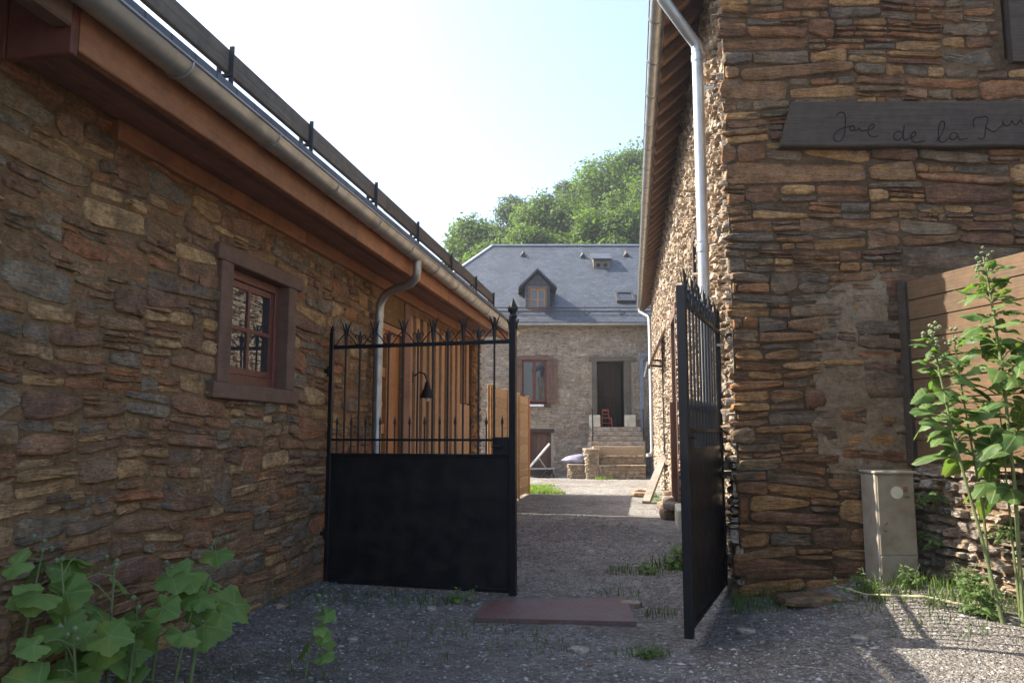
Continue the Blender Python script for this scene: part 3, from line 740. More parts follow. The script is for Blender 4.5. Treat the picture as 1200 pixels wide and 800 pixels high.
# ---------------------------------------------------------------- far stone house
house = thing('slate_roof_house', Wf(2.,29.,0), 'stone house with blue slate hipped roof and dormer closing the end of the courtyard', 'house')
MH = lambda u, v, d: Wf(u, 29.-d, v)
HD = (3.1,4.12,1.70,4.10); HW = (.34,1.30,2.55,4.17); HC = (.55,1.42,-.2,1.56)
mb = MB()
wall_sheet(mb, MH, -4.4, 8., -.3, 5.4, [HD,HW,HC], .3, 1, 1)
stone_field(mb, MH, -1.5, 5.6, -.2, 5.36, size=.032, gap=.024, depth=(.004,.05), rough=.008, warp=.05, holes=[(2.88,4.42,1.6,4.25),(.2,1.4,2.45,4.3),(.5,1.5,-.2,1.7)], seed=41, n=9, hmax=.22)
stone_field(mb, MH, -4.4, -1.5, -.2, 5.36, size=.06, gap=.024, depth=(.004,.05), warp=.05, seed=42, n=8)
mb.face([MH(-4.4,-.3,0),MH(-4.4,-.3,-10),MH(-4.4,5.4,-10),MH(-4.4,5.4,0)],1); mb.face([MH(8.,-.3,0),MH(8.,-.3,-10),MH(8.,5.4,-10),MH(8.,5.4,0)],1); mb.face([MH(-4.4,-.3,-10),MH(8.,-.3,-10),MH(8.,5.4,-10),MH(-4.4,5.4,-10)],1)
hw = mb.build('wall', [M_STF, M_MOF], house, smooth=True, uv=False)
# roof slopes
E0, RF, RZ2 = 28.55, 34., 9.58
SLP = (RZ2-5.43)/(RF-E0)
def RZf(F): return 5.43+(F-E0)*SLP
mb = MB()
def slab(pts, th=.07): 
    n_ = len(pts); up = [(p[0],p[1],p[2]+th) for p in pts]
    mb.face(up); mb.face(pts[::-1])
    for i in range(n_): mb.face([pts[i],pts[(i+1)%n_],up[(i+1)%n_],up[i]])
slab([Wf(-4.75,E0,5.43),Wf(8.4,E0,5.43),Wf(8.4,RF,RZ2),Wf(-.86,RF,RZ2)])
slab([Wf(-4.75,39.4,5.43),Wf(-4.75,E0,5.43),Wf(-.86,RF,RZ2)])
slab([Wf(8.4,39.4,5.43),Wf(-4.75,39.4,5.43),Wf(-.86,RF,RZ2),Wf(8.4,RF,RZ2)])
hr = mb.build('roof', M_SLATE, house)
mb = MB(); mb.face([Wf(8.,29,5.4),Wf(8.,39,5.4),Wf(8.,RF,RZ2)]); mb.build('gable', M_MOF, house, uv=False)
mb = MB(); mb.beam(Wf(-.9,RF,RZ2+.07),Wf(8.4,RF,RZ2+.07),.22,.07); mb.beam(Wf(-4.75,E0,5.50),Wf(-.86,RF,RZ2+.08),.14,.05); mb.build('ridge_capping', M_ZINCN, hr)
mb = MB(); gutter(mb, [Wf(l,E0-.05,5.42) for l in (-4.8,2.,8.4)], .08, 9); mb.build('gutter', M_ZINC, house, smooth=True, uv=False)
mb = MB()
for F in (28.98, 29.2):
    mb.tube([Wf(l,F,RZf(F)+.20) for l in (-4.2,8.3)], .022, 6)
for k in range(10):
    l = -3.8+k*1.3; mb.beam(Wf(l,28.9,RZf(28.9)+.06),Wf(l,29.22,RZf(29.22)+.24),.03,.03)
mb.build('snow_rail', M_BRACK, hr, uv=False)
# dormer
l0, l1, FF = .50, 1.42, 29.35
mb = MB(); zb = RZf(FF)
ze, zp, lm = 6.98, 7.52, .955
mb.face([Wf(l0,FF,zb-.1),Wf(l1,FF,zb-.1),Wf(l1,FF,ze),Wf(lm,FF,zp-.06),Wf(l0,FF,ze)])
for l in (l0,l1): mb.face([Wf(l,FF,zb-.1),Wf(l,FF,ze),Wf(l,30.8,ze),Wf(l,30.8,zb)])
dm = mb.build('dormer', M_SLATE, house)
mb = MB()
lo, lh = .24, 1.67
zlo = ze-.16; Fb = 31.6
for s_ in (-1,1):
    le = lm+s_*(lh-lo)/2
    mb.hexa([Wf(le,FF-.3,zlo),Wf(le,Fb,zlo),Wf(lm,Fb,zp),Wf(lm,FF-.3,zp),Wf(le,FF-.3,zlo+.07),Wf(le,Fb,zlo+.07),Wf(lm,Fb,zp+.08),Wf(lm,FF-.3,zp+.08)])
mb.build('dormer_roof', M_SLATE, dm)
MD = lambda u, v, d: Wf(u, FF-d, v)
mb = MB()
for a,b,c,d in ((.60,.68,zb,6.86),(1.24,1.32,zb,6.86),(.60,1.32,6.86,6.95),(.58,1.34,zb-.07,zb+.02)): mb.qbox(MD,a,b,c,d,-.05,.06)
mb.build('window_frame', M_OLDW, dm)
mb = MB()
for a,b,c,d in ((.68,.73,zb+.02,6.86),(1.19,1.24,zb+.02,6.86),(.935,.985,zb+.02,6.86),(.73,1.19,6.81,6.86),(.73,1.19,zb+.02,zb+.07),(.73,.935,6.43,6.46),(.985,1.19,6.43,6.46)): mb.qbox(MD,a,b,c,d,-.02,.035)
mb.build('sash', M_ORGV, dm)
mb = MB(); mb.qbox(MD,.7,1.22,zb+.03,6.84,-.005,.012); mb.build('pane', M_GLASS, dm)
# roof vent box
mb = MB(); Fv = 32.15; zv = RZf(Fv)
MV = lambda u, v, d: Wf(u, Fv-d, v)
mb.hexa([Wf(3.37,Fv,zv-.1),Wf(4.07,Fv,zv-.1),Wf(4.07,Fv+1.,zv+.3),Wf(3.37,Fv+1.,zv+.3),Wf(3.37,Fv,zv+.42),Wf(4.07,Fv,zv+.42),Wf(4.07,Fv+1.,zv+.9),Wf(3.37,Fv+1.,zv+.9)])
vb = mb.build('vent_box', M_OLDW, hr)
mb = MB(); mb.hexa([Wf(3.31,Fv-.1,zv+.42),Wf(4.13,Fv-.1,zv+.42),Wf(4.13,Fv+.7,zv+.80),Wf(3.31,Fv+.7,zv+.80),Wf(3.31,Fv-.1,zv+.47),Wf(4.13,Fv-.1,zv+.47),Wf(4.13,Fv+.7,zv+.86),Wf(3.31,Fv+.7,zv+.86)]); mb.build('vent_cap', M_SLATE, vb)
mb = MB()
for l in (3.56,3.86):
    mb = MB(); mb.tube([Wf(l,Fv-.012,zv+.2),Wf(l,Fv+.02,zv+.2)], .085, 12); mb.build('vent_hole_shade', M_DARK, vb, uv=False)  # solid dark disc on the box front, the hole's shade as colour
# skylight
F0, F1 = 29.75, 30.35
mb = MB()
def onroof(l, F, h): 
    return Wf(l, F-.6*h, RZf(F)+.8*h)
def rbox(l0,l1,F0,F1,h0,h1): mb.hexa([onroof(l0,F0,h0),onroof(l1,F0,h0),onroof(l1,F1,h0),onroof(l0,F1,h0),onroof(l0,F0,h1),onroof(l1,F0,h1),onroof(l1,F1,h1),onroof(l0,F1,h1)])
rbox(3.98,4.06,F0,F1,.06,.17); rbox(4.60,4.68,F0,F1,.06,.17); rbox(4.06,4.60,F0,F0+.08,.06,.17); rbox(4.06,4.60,F1-.08,F1,.06,.17)
sk = mb.build('skylight', M_BRACK, hr); mb = MB(); rbox(4.06,4.60,F0+.08,F1-.08,.08,.13); mb.build('pane', M_GLASS, sk)
for (l, F) in ((.47,33.3),(3.0,33.2),(4.86,33.3)):
    mb = MB(); a = onroof(l-.1,F-.15,.07); mb.add([onroof(l-.13,F-.2,.07),onroof(l+.13,F-.2,.07),onroof(l,F-.2,.24),onroof(l,F+.3,.07)], [(0,1,2),(0,2,3),(1,3,2),(0,3,1)]); mb.build('roof_vent', M_BRACK, hr)
# window with shutters
mb = MB()
for a,b,c,d in ((.36,.44,2.62,4.14),(1.20,1.28,2.62,4.14),(.36,1.28,4.08,4.14),(.36,1.28,2.60,2.68),(.76,.88,2.68,4.08)): mb.qbox(MH,a,b,c,d,-.12,-.05)
hwn = mb.build('window', M_SASH, house)
mb = MB(); mb.qbox(MH,.44,1.2,2.68,4.08,-.1,-.09); mb.build('pane', M_GLASS, hwn)
mb = MB(); mb.qbox(MH,.16,1.5,4.15,4.29,-.15,.06); mb.build('lintel', M_WINW, hwn)
mb = MB(); mb.qbox(MH,.24,1.40,2.42,2.55,-.15,.10); mb.build('sill', M_DARKW, hwn)
for (a,b) in ((.08,.36),(1.26,1.66)):
    mb = MB()
    w_ = (b-a)/3
    for k in range(3): mb.qbox(MH,a+k*w_+.004,a+(k+1)*w_-.004,2.56,4.14,.062,.10)
    for z in (2.75,3.85): mb.qbox(MH,a,b,z,z+.1,.10,.12)
    mb.build('shutter', M_DULLB, hwn)
mb = MB(); mb.qbox(MH,.50,1.15,2.44,2.52,.12,.2); mb.build('sill_tray', M_WHITE, hwn)
# door surround
mb = MB(); mb.qbox(MH,2.92,3.10,1.70,4.10,-.25,.06); mb.qbox(MH,4.12,4.34,1.70,4.10,-.25,.06); mb.qbox(MH,2.83,4.50,4.10,4.26,-.25,.08)
hd = mb.build('door_surround', M_OLDW, house)
mb = MB(); mb.qbox(MH,3.0,4.3,1.62,1.70,-3.,.15); mb.build('threshold', M_STY, house, uv=False)
mb = MB()
for k in range(5): mb.qbox(MH,3.1+k*.205,3.30+k*.205,1.702,4.1,-1.02,-.98)
mb.qbox(MH,2.9,4.4,4.1,4.14,-1.1,-.28)
mb.build('inner_door', M_DARKW, house)
# cellar door
mb = MB()
for k in range(5): mb.qbox(MH,.56+k*.172,.725+k*.172,-.05,1.5,-.16,-.12)
cd = mb.build('cellar_door', M_DULLB, house); mb = MB(); mb.qbox(MH,.44,1.53,1.5,1.64,-.2,.05); mb.build('lintel', M_DARKW, cd)
# grey-blue upright frame at right end
fr = thing('trellis', Wf(4.75,28.5,0), 'blue grey painted metal frame standing upright beside the far house doorway steps', 'frame')
mb = MB(); mb.qbox(MH,4.62,4.74,0.,4.25,.30,.42); mb.build('post', M_BLUEG, fr)
mb = MB(); mb.qbox(MH,4.92,5.04,0.,4.25,.30,.42); mb.build('post', M_BLUEG, fr)
mb = MB(); mb.qbox(MH,4.62,5.04,4.25,4.36,.28,.44); mb.build('crossbar', M_BLUEG, fr)
mb = MB(); mb.beam(Wf(4.76,28.6,3.5),Wf(4.9,28.6,4.05),.05,.05); mb.build('brace', M_WHITE, fr)

# ---------------------------------------------------------------- courtyard steps and walls
def dry_block(mb, l0, l1, f0, f1, z0, z1, seed, size=.03, cap=True):
    mb.hexa([Wf(l0,f0,z0-.2),Wf(l1,f0,z0-.2),Wf(l1,f1,z0-.2),Wf(l0,f1,z0-.2),Wf(l0,f0,z1-.03),Wf(l1,f0,z1-.03),Wf(l1,f1,z1-.03),Wf(l0,f1,z1-.03)], 1)
    stone_field(mb, lambda u,v,d: Wf(u,f0-d,v), l0, l1, z0-.1, z1-.06, size, .02, (.01,.06), .008, .02, seed=seed, n=10, hmax=.2, zig=.02, band=(.2,.3))
    stone_field(mb, lambda u,v,d: Wf(l0-d,u,v), f0, f1, z0-.1, z1-.06, size, .02, (.01,.05), .008, .02, seed=seed+1, n=10, hmax=.2, band=(.2,.3))
    if cap:
        u = l0-.05
        while u < l1:
            u2 = min(l1+.03, u+rnd.uniform(.5,.9)); mb.bevbox(u+.006,u2-.006,f0-.07,f1,z1-.065+rnd.uniform(-.008,.008),z1,.014,0,Wf); u = u2
st = thing('garden_terrace', Wf(3.3,25.9,0), 'sunlit dry stone terrace with a pale sawn timber edge below the house steps', 'terrace')
mb = MB(); dry_block(mb, 2.84, 4.30, 25.9, 27.4, 0, .46, 51); dry_block(mb, 2.88, 4.30, 26.15, 27.4, .40, .76, 53)
mb.build('stone_wall', [M_STY, M_MOS], st, smooth=True, uv=False)
mb = MB(); mb.bevbox(2.66,4.34,26.2,26.34,.755,1.05,.012,0,Wf); mb.bevbox(2.70,4.34,26.345,27.5,.85,1.02,.01,0,Wf); mb.build('timber_edge', M_PALEW, st)
w1 = MB(); dry_block(w1, 2.42, 2.82, 25.95, 27., 0, .98, 55)
o = setloc(w1.build('stone_pier', [M_STY, M_MOS], None, smooth=True, uv=False), Wf(2.6,25.95,0)); tag(o, 'short square dry stone pier at the left end of the timber edged terrace', 'pier')
w1 = MB(); dry_block(w1, 1.88, 2.40, 26.3, 27.2, 0, .47, 57)
o = setloc(w1.build('stone_bench', [M_STY, M_MOS], None, smooth=True, uv=False), Wf(2.1,26.3,0)); tag(o, 'low dry stone bench block carrying the lilac grey sack', 'stone block')
# sack
mb = MB(); n1, n2 = 22, 12
vs = []
for i in range(n2+1):
    a = PI*i/n2
    for k in range(n1):
        q = 2*PI*k/n1; r_ = 1+.3*nz(math.cos(q)*1.7, math.sin(q)*1.7, a*1.5)
        x = .40*math.sin(a)**.6*math.cos(q)*r_; yy = .26*math.sin(a)**.6*math.sin(q)*r_; zz = .17*math.cos(a)*(1+.4*x/.4)
        zz = max(zz, -.12)
        vs.append(Wf(2.1+x, 26.72+yy, .595+zz))
fs = [(i*n1+k, i*n1+(k+1)%n1, (i+1)*n1+(k+1)%n1, (i+1)*n1+k) for i in range(n2) for k in range(n1)]
mb.add(vs, fs); o = setloc(mb.build('sack', M_LILAC, None, smooth=True, uv=False, angle=180), Wf(2.1,26.72,.47)); tag(o, 'lilac grey full sack slumped on the low stone bench block', 'sack')
# house steps
hs = thing('house_steps', Wf(3.7,28.,0), 'worn grey stone steps with thin black rail posts up to the dark house doorway', 'steps')
for k in range(4):
    mb = MB(); f0 = 27.55+k*.30; z1 = 1.04+.165*(k+1)
    mb.bevbox(2.72+.03*k,4.60,f0,28.96,(.0 if k == 0 else z1-.166),z1-.004,.018,0,Wf); mb.build('step', M_STF, hs, uv=False, smooth=True)
for l in (2.80,4.56):
    mb = MB(); mb.tube([Wf(l,27.7,1.2),Wf(l,27.7,2.25)], .022, 8); mb.lathe([(.0,.05),(.03,.02),(.03,-.01),(.0,-.03)],8,Wf(l,27.7,2.27)); mb.build('rail_post', M_IRON, hs, uv=False)
for l, nm in ((2.97,'left'),(4.24,'right')):
    mb = MB(); mb.bevbox(l-.19,l+.19,28.50,28.80,1.70,2.13,.015,0,Wf)
    o = setloc(mb.build('stone_block', M_CREAM, None, uv=False, smooth=True), Wf(l,28.65,1.70))
    tag(o, 'pale cream stone block on the top step to the %s of the doorway' % nm, 'stone block', 'blocks flanking the doorway')
# little red chair in the doorway
ch = thing('wooden_chair', Wf(3.42,28.9,1.70), 'small red wooden chair standing in the dark doorway at the top of the steps', 'chair')
mb = MB(); mb.bevbox(3.24,3.62,28.84,29.16,2.02,2.05,.008,0,Wf); mb.build('seat', M_REDCH, ch)
for (l,f_,zt) in ((3.27,28.86,2.02),(3.59,28.86,2.02)):
    mb = MB(); mb.tube([Wf(l+(.03 if l > 3.4 else -.03),f_-.02,1.70),Wf(l,f_,zt)], .02, 8); mb.build('leg', M_REDCH, ch)
for l in (3.29,3.55):
    mb = MB(); mb.tube([Wf(l,29.16,1.70),Wf(l,29.13,2.03),Wf(l+(.03 if l < 3.4 else -.03),29.2,2.36)], .02, 8); mb.build('leg', M_REDCH, ch)
mb = MB(); mb.bevbox(3.31,3.53,29.17,29.195,2.28,2.36,.006,0,Wf); mb.bevbox(3.31,3.53,29.15,29.175,2.16,2.20,.006,0,Wf); mb.build('backrest', M_REDCH, ch)
mb = MB(); mb.tube([Wf(3.25,28.85,1.84),Wf(3.61,28.85,1.84)], .013, 6); mb.build('stretcher', M_REDCH, ch)
# hand cart
hc = thing('hand_cart', Wf(1.,27.,0), 'old hand cart with raised pale shaft parked before the cellar door', 'cart')
mb = MB(); mb.tube([Wf(.55,26.9,.30),Wf(1.27,27.,1.12)], .038, 8); mb.build('shaft', M_WHITE, hc)
mb = MB(); mb.tube([Wf(.88,26.95,.68),Wf(1.15,27.,.30)], .02, 8); mb.build('brace', M_ZINC, hc)
mb = MB(); mb.tube([Wf(.5,27.,.29),Wf(1.42,27.,.29)], .035, 8); mb.build('axle_bar', M_ZINC, hc)
for l in (1.2,1.34):
    mb = MB(); mb.beam(Wf(l,27.,.29),Wf(l-.2 if l < 1.3 else l+.06,26.9,0.),.05,.05); mb.build('leg', M_BRACK, hc)
mb = MB(); mb.hexa([Wf(.6,27.1,.05),Wf(1.3,27.1,.05),Wf(1.3,27.7,.05),Wf(.6,27.7,.05),Wf(.5,27.05,.27),Wf(1.4,27.05,.27),Wf(1.4,27.8,.27),Wf(.5,27.8,.27)]); mb.build('tray', M_BRACK, hc)

# tan yard fence
yf = thing('board_fence', (-2.85,14.6,0), 'tan horizontal board fence with square posts continuing from the barn into the yard', 'fence')
YF0, YF1 = 14.62, 19.35
mb = MB(); z = .04
while z < 2.3:
    mb.bevbox(-2.86,-2.825,YF0,YF1-.1,z+.004,z+.186,.006); z += .19
mb.build('board_panel', M_YFENCE, yf)
for y in (14.75,16.3,17.8,19.36):
    mb = MB(); mb.bevbox(-2.93 if y < 19 else -2.9,-2.80,y-.05,y+.05,-.1,2.36,.008); mb.build('post', M_ORGV if y > 19 else M_YFENCE, yf)

# stones, plank, block on the right side of the yard
def rock(name, c, sz, seed, mat, label=None, cat=None, group=None, rz=0., bump=.12):
    rg = random.Random(seed); mb = MB(); n1, n2 = 12, 8; vs = []
    e = .55
    for i in range(n2+1):
        a = PI*i/n2
        for k in range(n1):
            q = 2*PI*k/n1; f = 1+bump*nz(math.cos(q)*1.6+seed, math.sin(q)*1.6, math.cos(a)*1.6)
            pw_ = lambda t_: math.copysign(abs(t_)**e, t_)
            x, y_, z_ = sz[0]*pw_(math.sin(a))*pw_(math.cos(q))*f, sz[1]*pw_(math.sin(a))*pw_(math.sin(q))*f, sz[2]*pw_(math.cos(a))*f
            vs.append((c[0]+x*math.cos(rz)-y_*math.sin(rz), c[1]+x*math.sin(rz)+y_*math.cos(rz), c[2]+sz[2]+z_))
    fs = [(i*n1+k, i*n1+(k+1)%n1, (i+1)*n1+(k+1)%n1, (i+1)*n1+k) for i in range(n2) for k in range(n1)]
    mb.add(vs, fs); o = setloc(mb.build(name, mat, None, smooth=True, uv=False, angle=35), c)
    if label: tag(o, label, cat, group)
    return o
rock('flat_stone', (-.12,18.9,0.), (.26,.30,.06), 3, M_STY, 'lower of two flat stones stacked on the sunlit gravel near the leaning plank', 'stone', 'flat stones on the yard gravel')
rock('flat_stone', (-.08,18.95,.11), (.20,.22,.035), 5, M_STY, 'thin flat stone topmost of two stacked on the sunlit gravel', 'stone', 'flat stones on the yard gravel')
mb = MB(); mb.beam((-.02,16.9,.02),(.40,18.6,.92),.16,.09)
o = setloc(mb.build('leaning_plank', M_GREYPL, None), (-.02,16.9,0)); tag(o, 'silver grey thick plank leaning up against the sunlit farmhouse wall', 'plank')
rr = random.Random(12)
for k in range(11):
    y = 13.6+k*.24+rr.uniform(-.08,.08); x = WX(y)-.10-rr.uniform(0,.16); s_ = rr.uniform(.08,.16)
    rock('rubble_stone', (x,y,0. if k % 3 else .18), (s_,s_*rr.uniform(.7,1.2),s_*rr.uniform(.5,.9)), 30+k, M_STW, 'loose rubble stone heaped along the foot of the sunlit farmhouse wall', 'stone', 'rubble stones at the foot of the wall', rr.uniform(0,3))
mb = MB(); mb.bevbox(WX(13)-.16,WX(13)-.02,12.3,13.5,-.05,.30,.02); o = setloc(mb.build('concrete_block', M_CREAM, None, uv=False, smooth=True), (WX(13)-.1,12.9,0)); tag(o, 'pale concrete edging block at the foot of the farmhouse wall behind the open gate leaf', 'block')

# ---------------------------------------------------------------- iron gate leaves
def spear(mb, x, z0, z1, r):
    mb.tube([(x,0,z0),(x,0,z1-.07)], r, 8); mb.lathe([(r,0),(r*1.9,.02),(r*1.5,.04),(.001,.085)], 8, (x,0,z1-.085))
def scroll(mb, x0, z0, dx, h, r=.006):
    pts = []
    for i in range(13):
        t = i/12; pts.append((x0+dx*math.sin(t*PI*.5), 0, z0 + h*(t**1.6)))
    cx = pts[-1]
    for i in range(1,8):
        a = i/7*PI*1.3; pts.append((cx[0]-math.copysign(.016,dx)*(1-math.cos(a))*(1-.3*i/7)*-1*-1, 0, cx[2]+.016*math.sin(a)*(1-.3*i/7)))
    mb.tube(pts, r, 6)
def gate(loc, rz, label, post=True):
    g = thing('iron_gate_leaf', loc, label, 'gate', 'the two black iron gate leaves', rz)
    Lw = 1.83; K = dict(world=False)
    mb = MB(); mb.bevbox(-.02,.02,-.02,.02,.0,2.36,.003); mb.lathe([(.016,0),(.024,.02),(.001,.07)],8,(0,0,2.36)); mb.build('hinge_stile', M_IRON, g, **K)
    mb = MB(); mb.bevbox(Lw-.035,Lw+.025,-.03,.03,-.03,2.42 if post else 2.31,.004)
    if post: mb.lathe([(.03,0),(.042,.012),(.03,.03),(.026,.04),(.05,.085),(.045,.10),(.001,.19)],4,(Lw-.005,0,2.42))
    for s_ in ((-1,1) if post else ()): mb.tube([(Lw-.005+s_*.034,0,2.32),(Lw-.005+s_*.038,0,2.37),(Lw-.005+s_*.055,0,2.41)], .008, 6)
    mb.build('lock_stile', M_IRON, g, **K)
    for z, h in ((2.21,.035),(1.325,.022),(1.185,.03)):
        mb = MB(); mb.bevbox(.022,Lw-.037,-.014,.014,z-h/2,z+h/2,.003); mb.build('rail', M_IRON, g, **K)
    mb = MB(); mb.bevbox(.022,Lw-.037,-.004,.004,.01,1.17,.001)
    mb.build('panel', M_IRONP, g, **K)
    mb = MB(); mb.bevbox(.022,Lw-.037,-.013,.013,.0,.035,.003); mb.build('rail', M_IRON, g, **K)
    nb = 11; p = (Lw-.03)/(nb+1)
    for i in range(1, nb+1):
        x = i*p; tall = i % 2 == 1
        mb = MB(); mb.tube([(x,0,1.19),(x,0,2.2)], .0095, 8); mb.build('bar', M_IRON, g, smooth=True, **K)
        mb = MB()
        if tall:
            mb.tube([(x,0,2.22),(x,0,2.30),(x,0,2.36),(x,0,2.44)], [.012,.02,.014,.004], 8)
            for s_ in (-1,1):
                mb.tube([(x+s_*.008,0,2.30),(x+s_*.018,0,2.36),(x+s_*.034,0,2.42),(x+s_*.052,0,2.455)], [.008,.008,.007,.003], 6)
                mb.tube([(x,.006*s_,2.30),(x+.004,.025*s_,2.40),(x,.03*s_,2.44)], .004, 5)
                mb.tube([(x+s_*.02,0,2.335),(x+s_*.07,0,2.285),(x+s_*.105,0,2.235),(x+s_*.14,0,2.225)], .006, 6)
        else:
            mb.tube([(x,0,2.22),(x,0,2.285),(x,0,2.31),(x,0,2.36)], [.012,.022,.016,.003], 8)
            for s_ in (-1,1):
                mb.tube([(x,0,2.27),(x+s_*.018,0,2.31),(x+s_*.04,0,2.325),(x+s_*.055,0,2.315),(x+s_*.055,0,2.295),(x+s_*.042,0,2.295)], .0055, 6)
        mb.build('finial', M_IRON, g, smooth=True, **K)
    for i in range(nb+1):
        x = (i+.5)*p; mb = MB(); spear(mb, x, 1.19, 1.545, .0075); mb.build('spike', M_IRON, g, smooth=True, **K)
    mb = MB(); mb.bevbox(Lw-.19,Lw-.037,-.025,.025,1.19,1.35,.004); mb.tube([(Lw-.1,-.06,1.27),(Lw-.1,.06,1.27)], .009, 8); mb.tube([(Lw-.1,-.055,1.27),(Lw-.18,-.058,1.268)], .009, 8); mb.build('lock_box', M_IRON, g, **K)
    for z in (.45,1.98):
        mb = MB(); mb.bevbox(-.09,-.018,-.02,.02,z-.02,z+.02,.003); mb.tube([(-.025,0,z-.05),(-.025,0,z+.05)], .02, 8); mb.build('hinge', M_IRON, g, **K)
    return g
gate((-2.98,7.25,.035), math.atan2(-.22,1.82), 'black iron gate leaf standing closed across the lane against the left barn')
gate((.655,7.28,.115), math.atan2(-1.79,-.40), 'black iron gate leaf swung open towards the viewer from the farmhouse corner', False)

# ---------------------------------------------------------------- rusty plate
pc = [(-1.33,6.72),(-1.30,6.05),(-.10,6.13),(-.19,7.02)]
mb = MB(); zz = [gz(x,y) for x,y in pc]; zm = max(zz)+.012
mb.hexa([(x,y,zm-.03) for x,y in pc]+[(x,y,zm+.012) for x,y in pc])
o = setloc(mb.build('metal_plate', M_RUST, None, uv=False), (-.7,6.5,zm)); tag(o, 'flat rust red metal plate lying on the gravel in the gate opening', 'metal plate')

# ---------------------------------------------------------------- cabinet
cb = thing('utility_cabinet', Wf(3.05,6.5,.25), 'narrow weathered grey meter cabinet against the farmhouse wall beside the plank fence', 'cabinet')
ca = R(10)
def MC(a, b, z):      # a across, b depth from front
    l = 2.86+a*math.cos(ca)-b*math.sin(ca)*-1*-1; f_ = 6.34+b*math.cos(ca)+a*math.sin(ca)*.0
    return Wf(2.865+a, 6.34+b-.02*a, z)
mb = MB(); mb.bevbox(0,.305,.012,.27,.22,1.10,.006,0,MC); mb.build('body', M_GREYM, cb)
mb = MB(); mb.bevbox(.012,.293,0.,.011,.475,1.085,.004,0,MC); dc = mb.build('door', M_CABDOOR, cb)
mb = MB(); mb.bevbox(.012,.293,0.,.011,.23,.465,.004,0,MC); mb.build('base_panel', M_CABDOOR, cb)
mb = MB(); mb.bevbox(-.012,.317,-.012,.28,1.10,1.122,.006,0,MC); mb.build('lid', M_GREYM, cb)
mb = MB(); vs = [MC(.16+.048*math.cos(2*PI*k/20), -.004, .955+.048*math.sin(2*PI*k/20)) for k in range(20)]; vs2 = [MC(.16+.048*math.cos(2*PI*k/20), .002, .955+.048*math.sin(2*PI*k/20)) for k in range(20)]
mb.add(vs+vs2, [tuple(range(20))]+[(k,(k+1)%20,20+(k+1)%20,20+k) for k in range(20)]); mb.build('round_badge', M_CREAM, dc, uv=False)
mb = MB(); mb.bevbox(.215,.245,-.004,.002,.96,1.0,.001,0,MC); mb.build('mark', M_DRYLEAF, dc, uv=False)
mb = MB(); mb.tube([MC(.06,.0,.72),MC(.06,-.015,.72)], .012, 8); mb.tube([MC(.06,.0,.66),MC(.06,-.01,.66)], .009, 8); mb.build('lock', M_DRYLEAF, dc, uv=False)

# ---------------------------------------------------------------- plank fence on low stone wall at right
FA = Vector((3.33,6.66)); FDr = Vector((.27,-1.09)).normalized(); FN = Vector((FDr.y, -FDr.x))
if FN.x > 0: FN = -FN
def MFe(u, v, d):
    p = FA + FDr*u + FN*d; return Wf(p.x, p.y, v)
pf = thing('plank_fence', MFe(1.,0,0)[:2]+(1.19,), 'brown horizontal plank fence standing on the pale low stone wall at right', 'fence')
nb = 9; hh = (2.685-1.195)/nb
for k in range(nb):
    z = 1.195+k*hh; mb = MB(); g_ = rnd.uniform(.003,.008); dd_ = rnd.uniform(-.004,.004)
    mb.bevbox(.07,4.1,z+g_,z+hh-g_*.4,-.012+dd_,.018+dd_,.004,0,MFe); mb.build('plank', M_FENCE, pf)
mb = MB(); mb.bevbox(-.02,.065,1.15,2.70,-.05,.05,.006,0,MFe); mb.build('post', M_DARKW, pf)
for u in (1.9,3.9):
    mb = MB(); mb.bevbox(u,u+.09,1.15,2.6,-.12,-.02,.006,0,MFe); mb.build('post', M_OLDW, pf)
lw = MB(); wall_sheet(lw, MFe, 0, 4.2, -.3, 1.17, (), 0, 1, 1); lw.face([MFe(0,1.17,0),MFe(4.2,1.17,0),MFe(4.2,1.17,-.3),MFe(0,1.17,-.3)],1); lw.face([MFe(0,-.3,-.3),MFe(4.2,-.3,-.3),MFe(4.2,1.17,-.3),MFe(0,1.17,-.3)],1); lw.face([MFe(4.2,-.3,0),MFe(4.2,-.3,-.3),MFe(4.2,1.17,-.3),MFe(4.2,1.17,0)],1)
stone_field(lw, MFe, 0.0, 4.2, -.1, 1.17, size=.016, gap=.018, depth=(.008,.08), rough=.01, warp=.04, seed=61, n=12, hmax=.15)
o = setloc(lw.build('low_stone_wall', [M_STW, M_MOB], None, smooth=True, uv=False), MFe(1.,0,0)); tag(o, 'low pale sunlit dry stone wall carrying the plank fence at right', 'wall')
# stone slab on the ground
rock('stone_slab', Wf(2.28,6.28,gz(*Wf(2.28,6.28,0)[:2])-.01), (.25,.17,.035), 77, M_STR, 'dark flat stone slab lying on the ground before the farmhouse wall', 'stone slab', rz=.2)

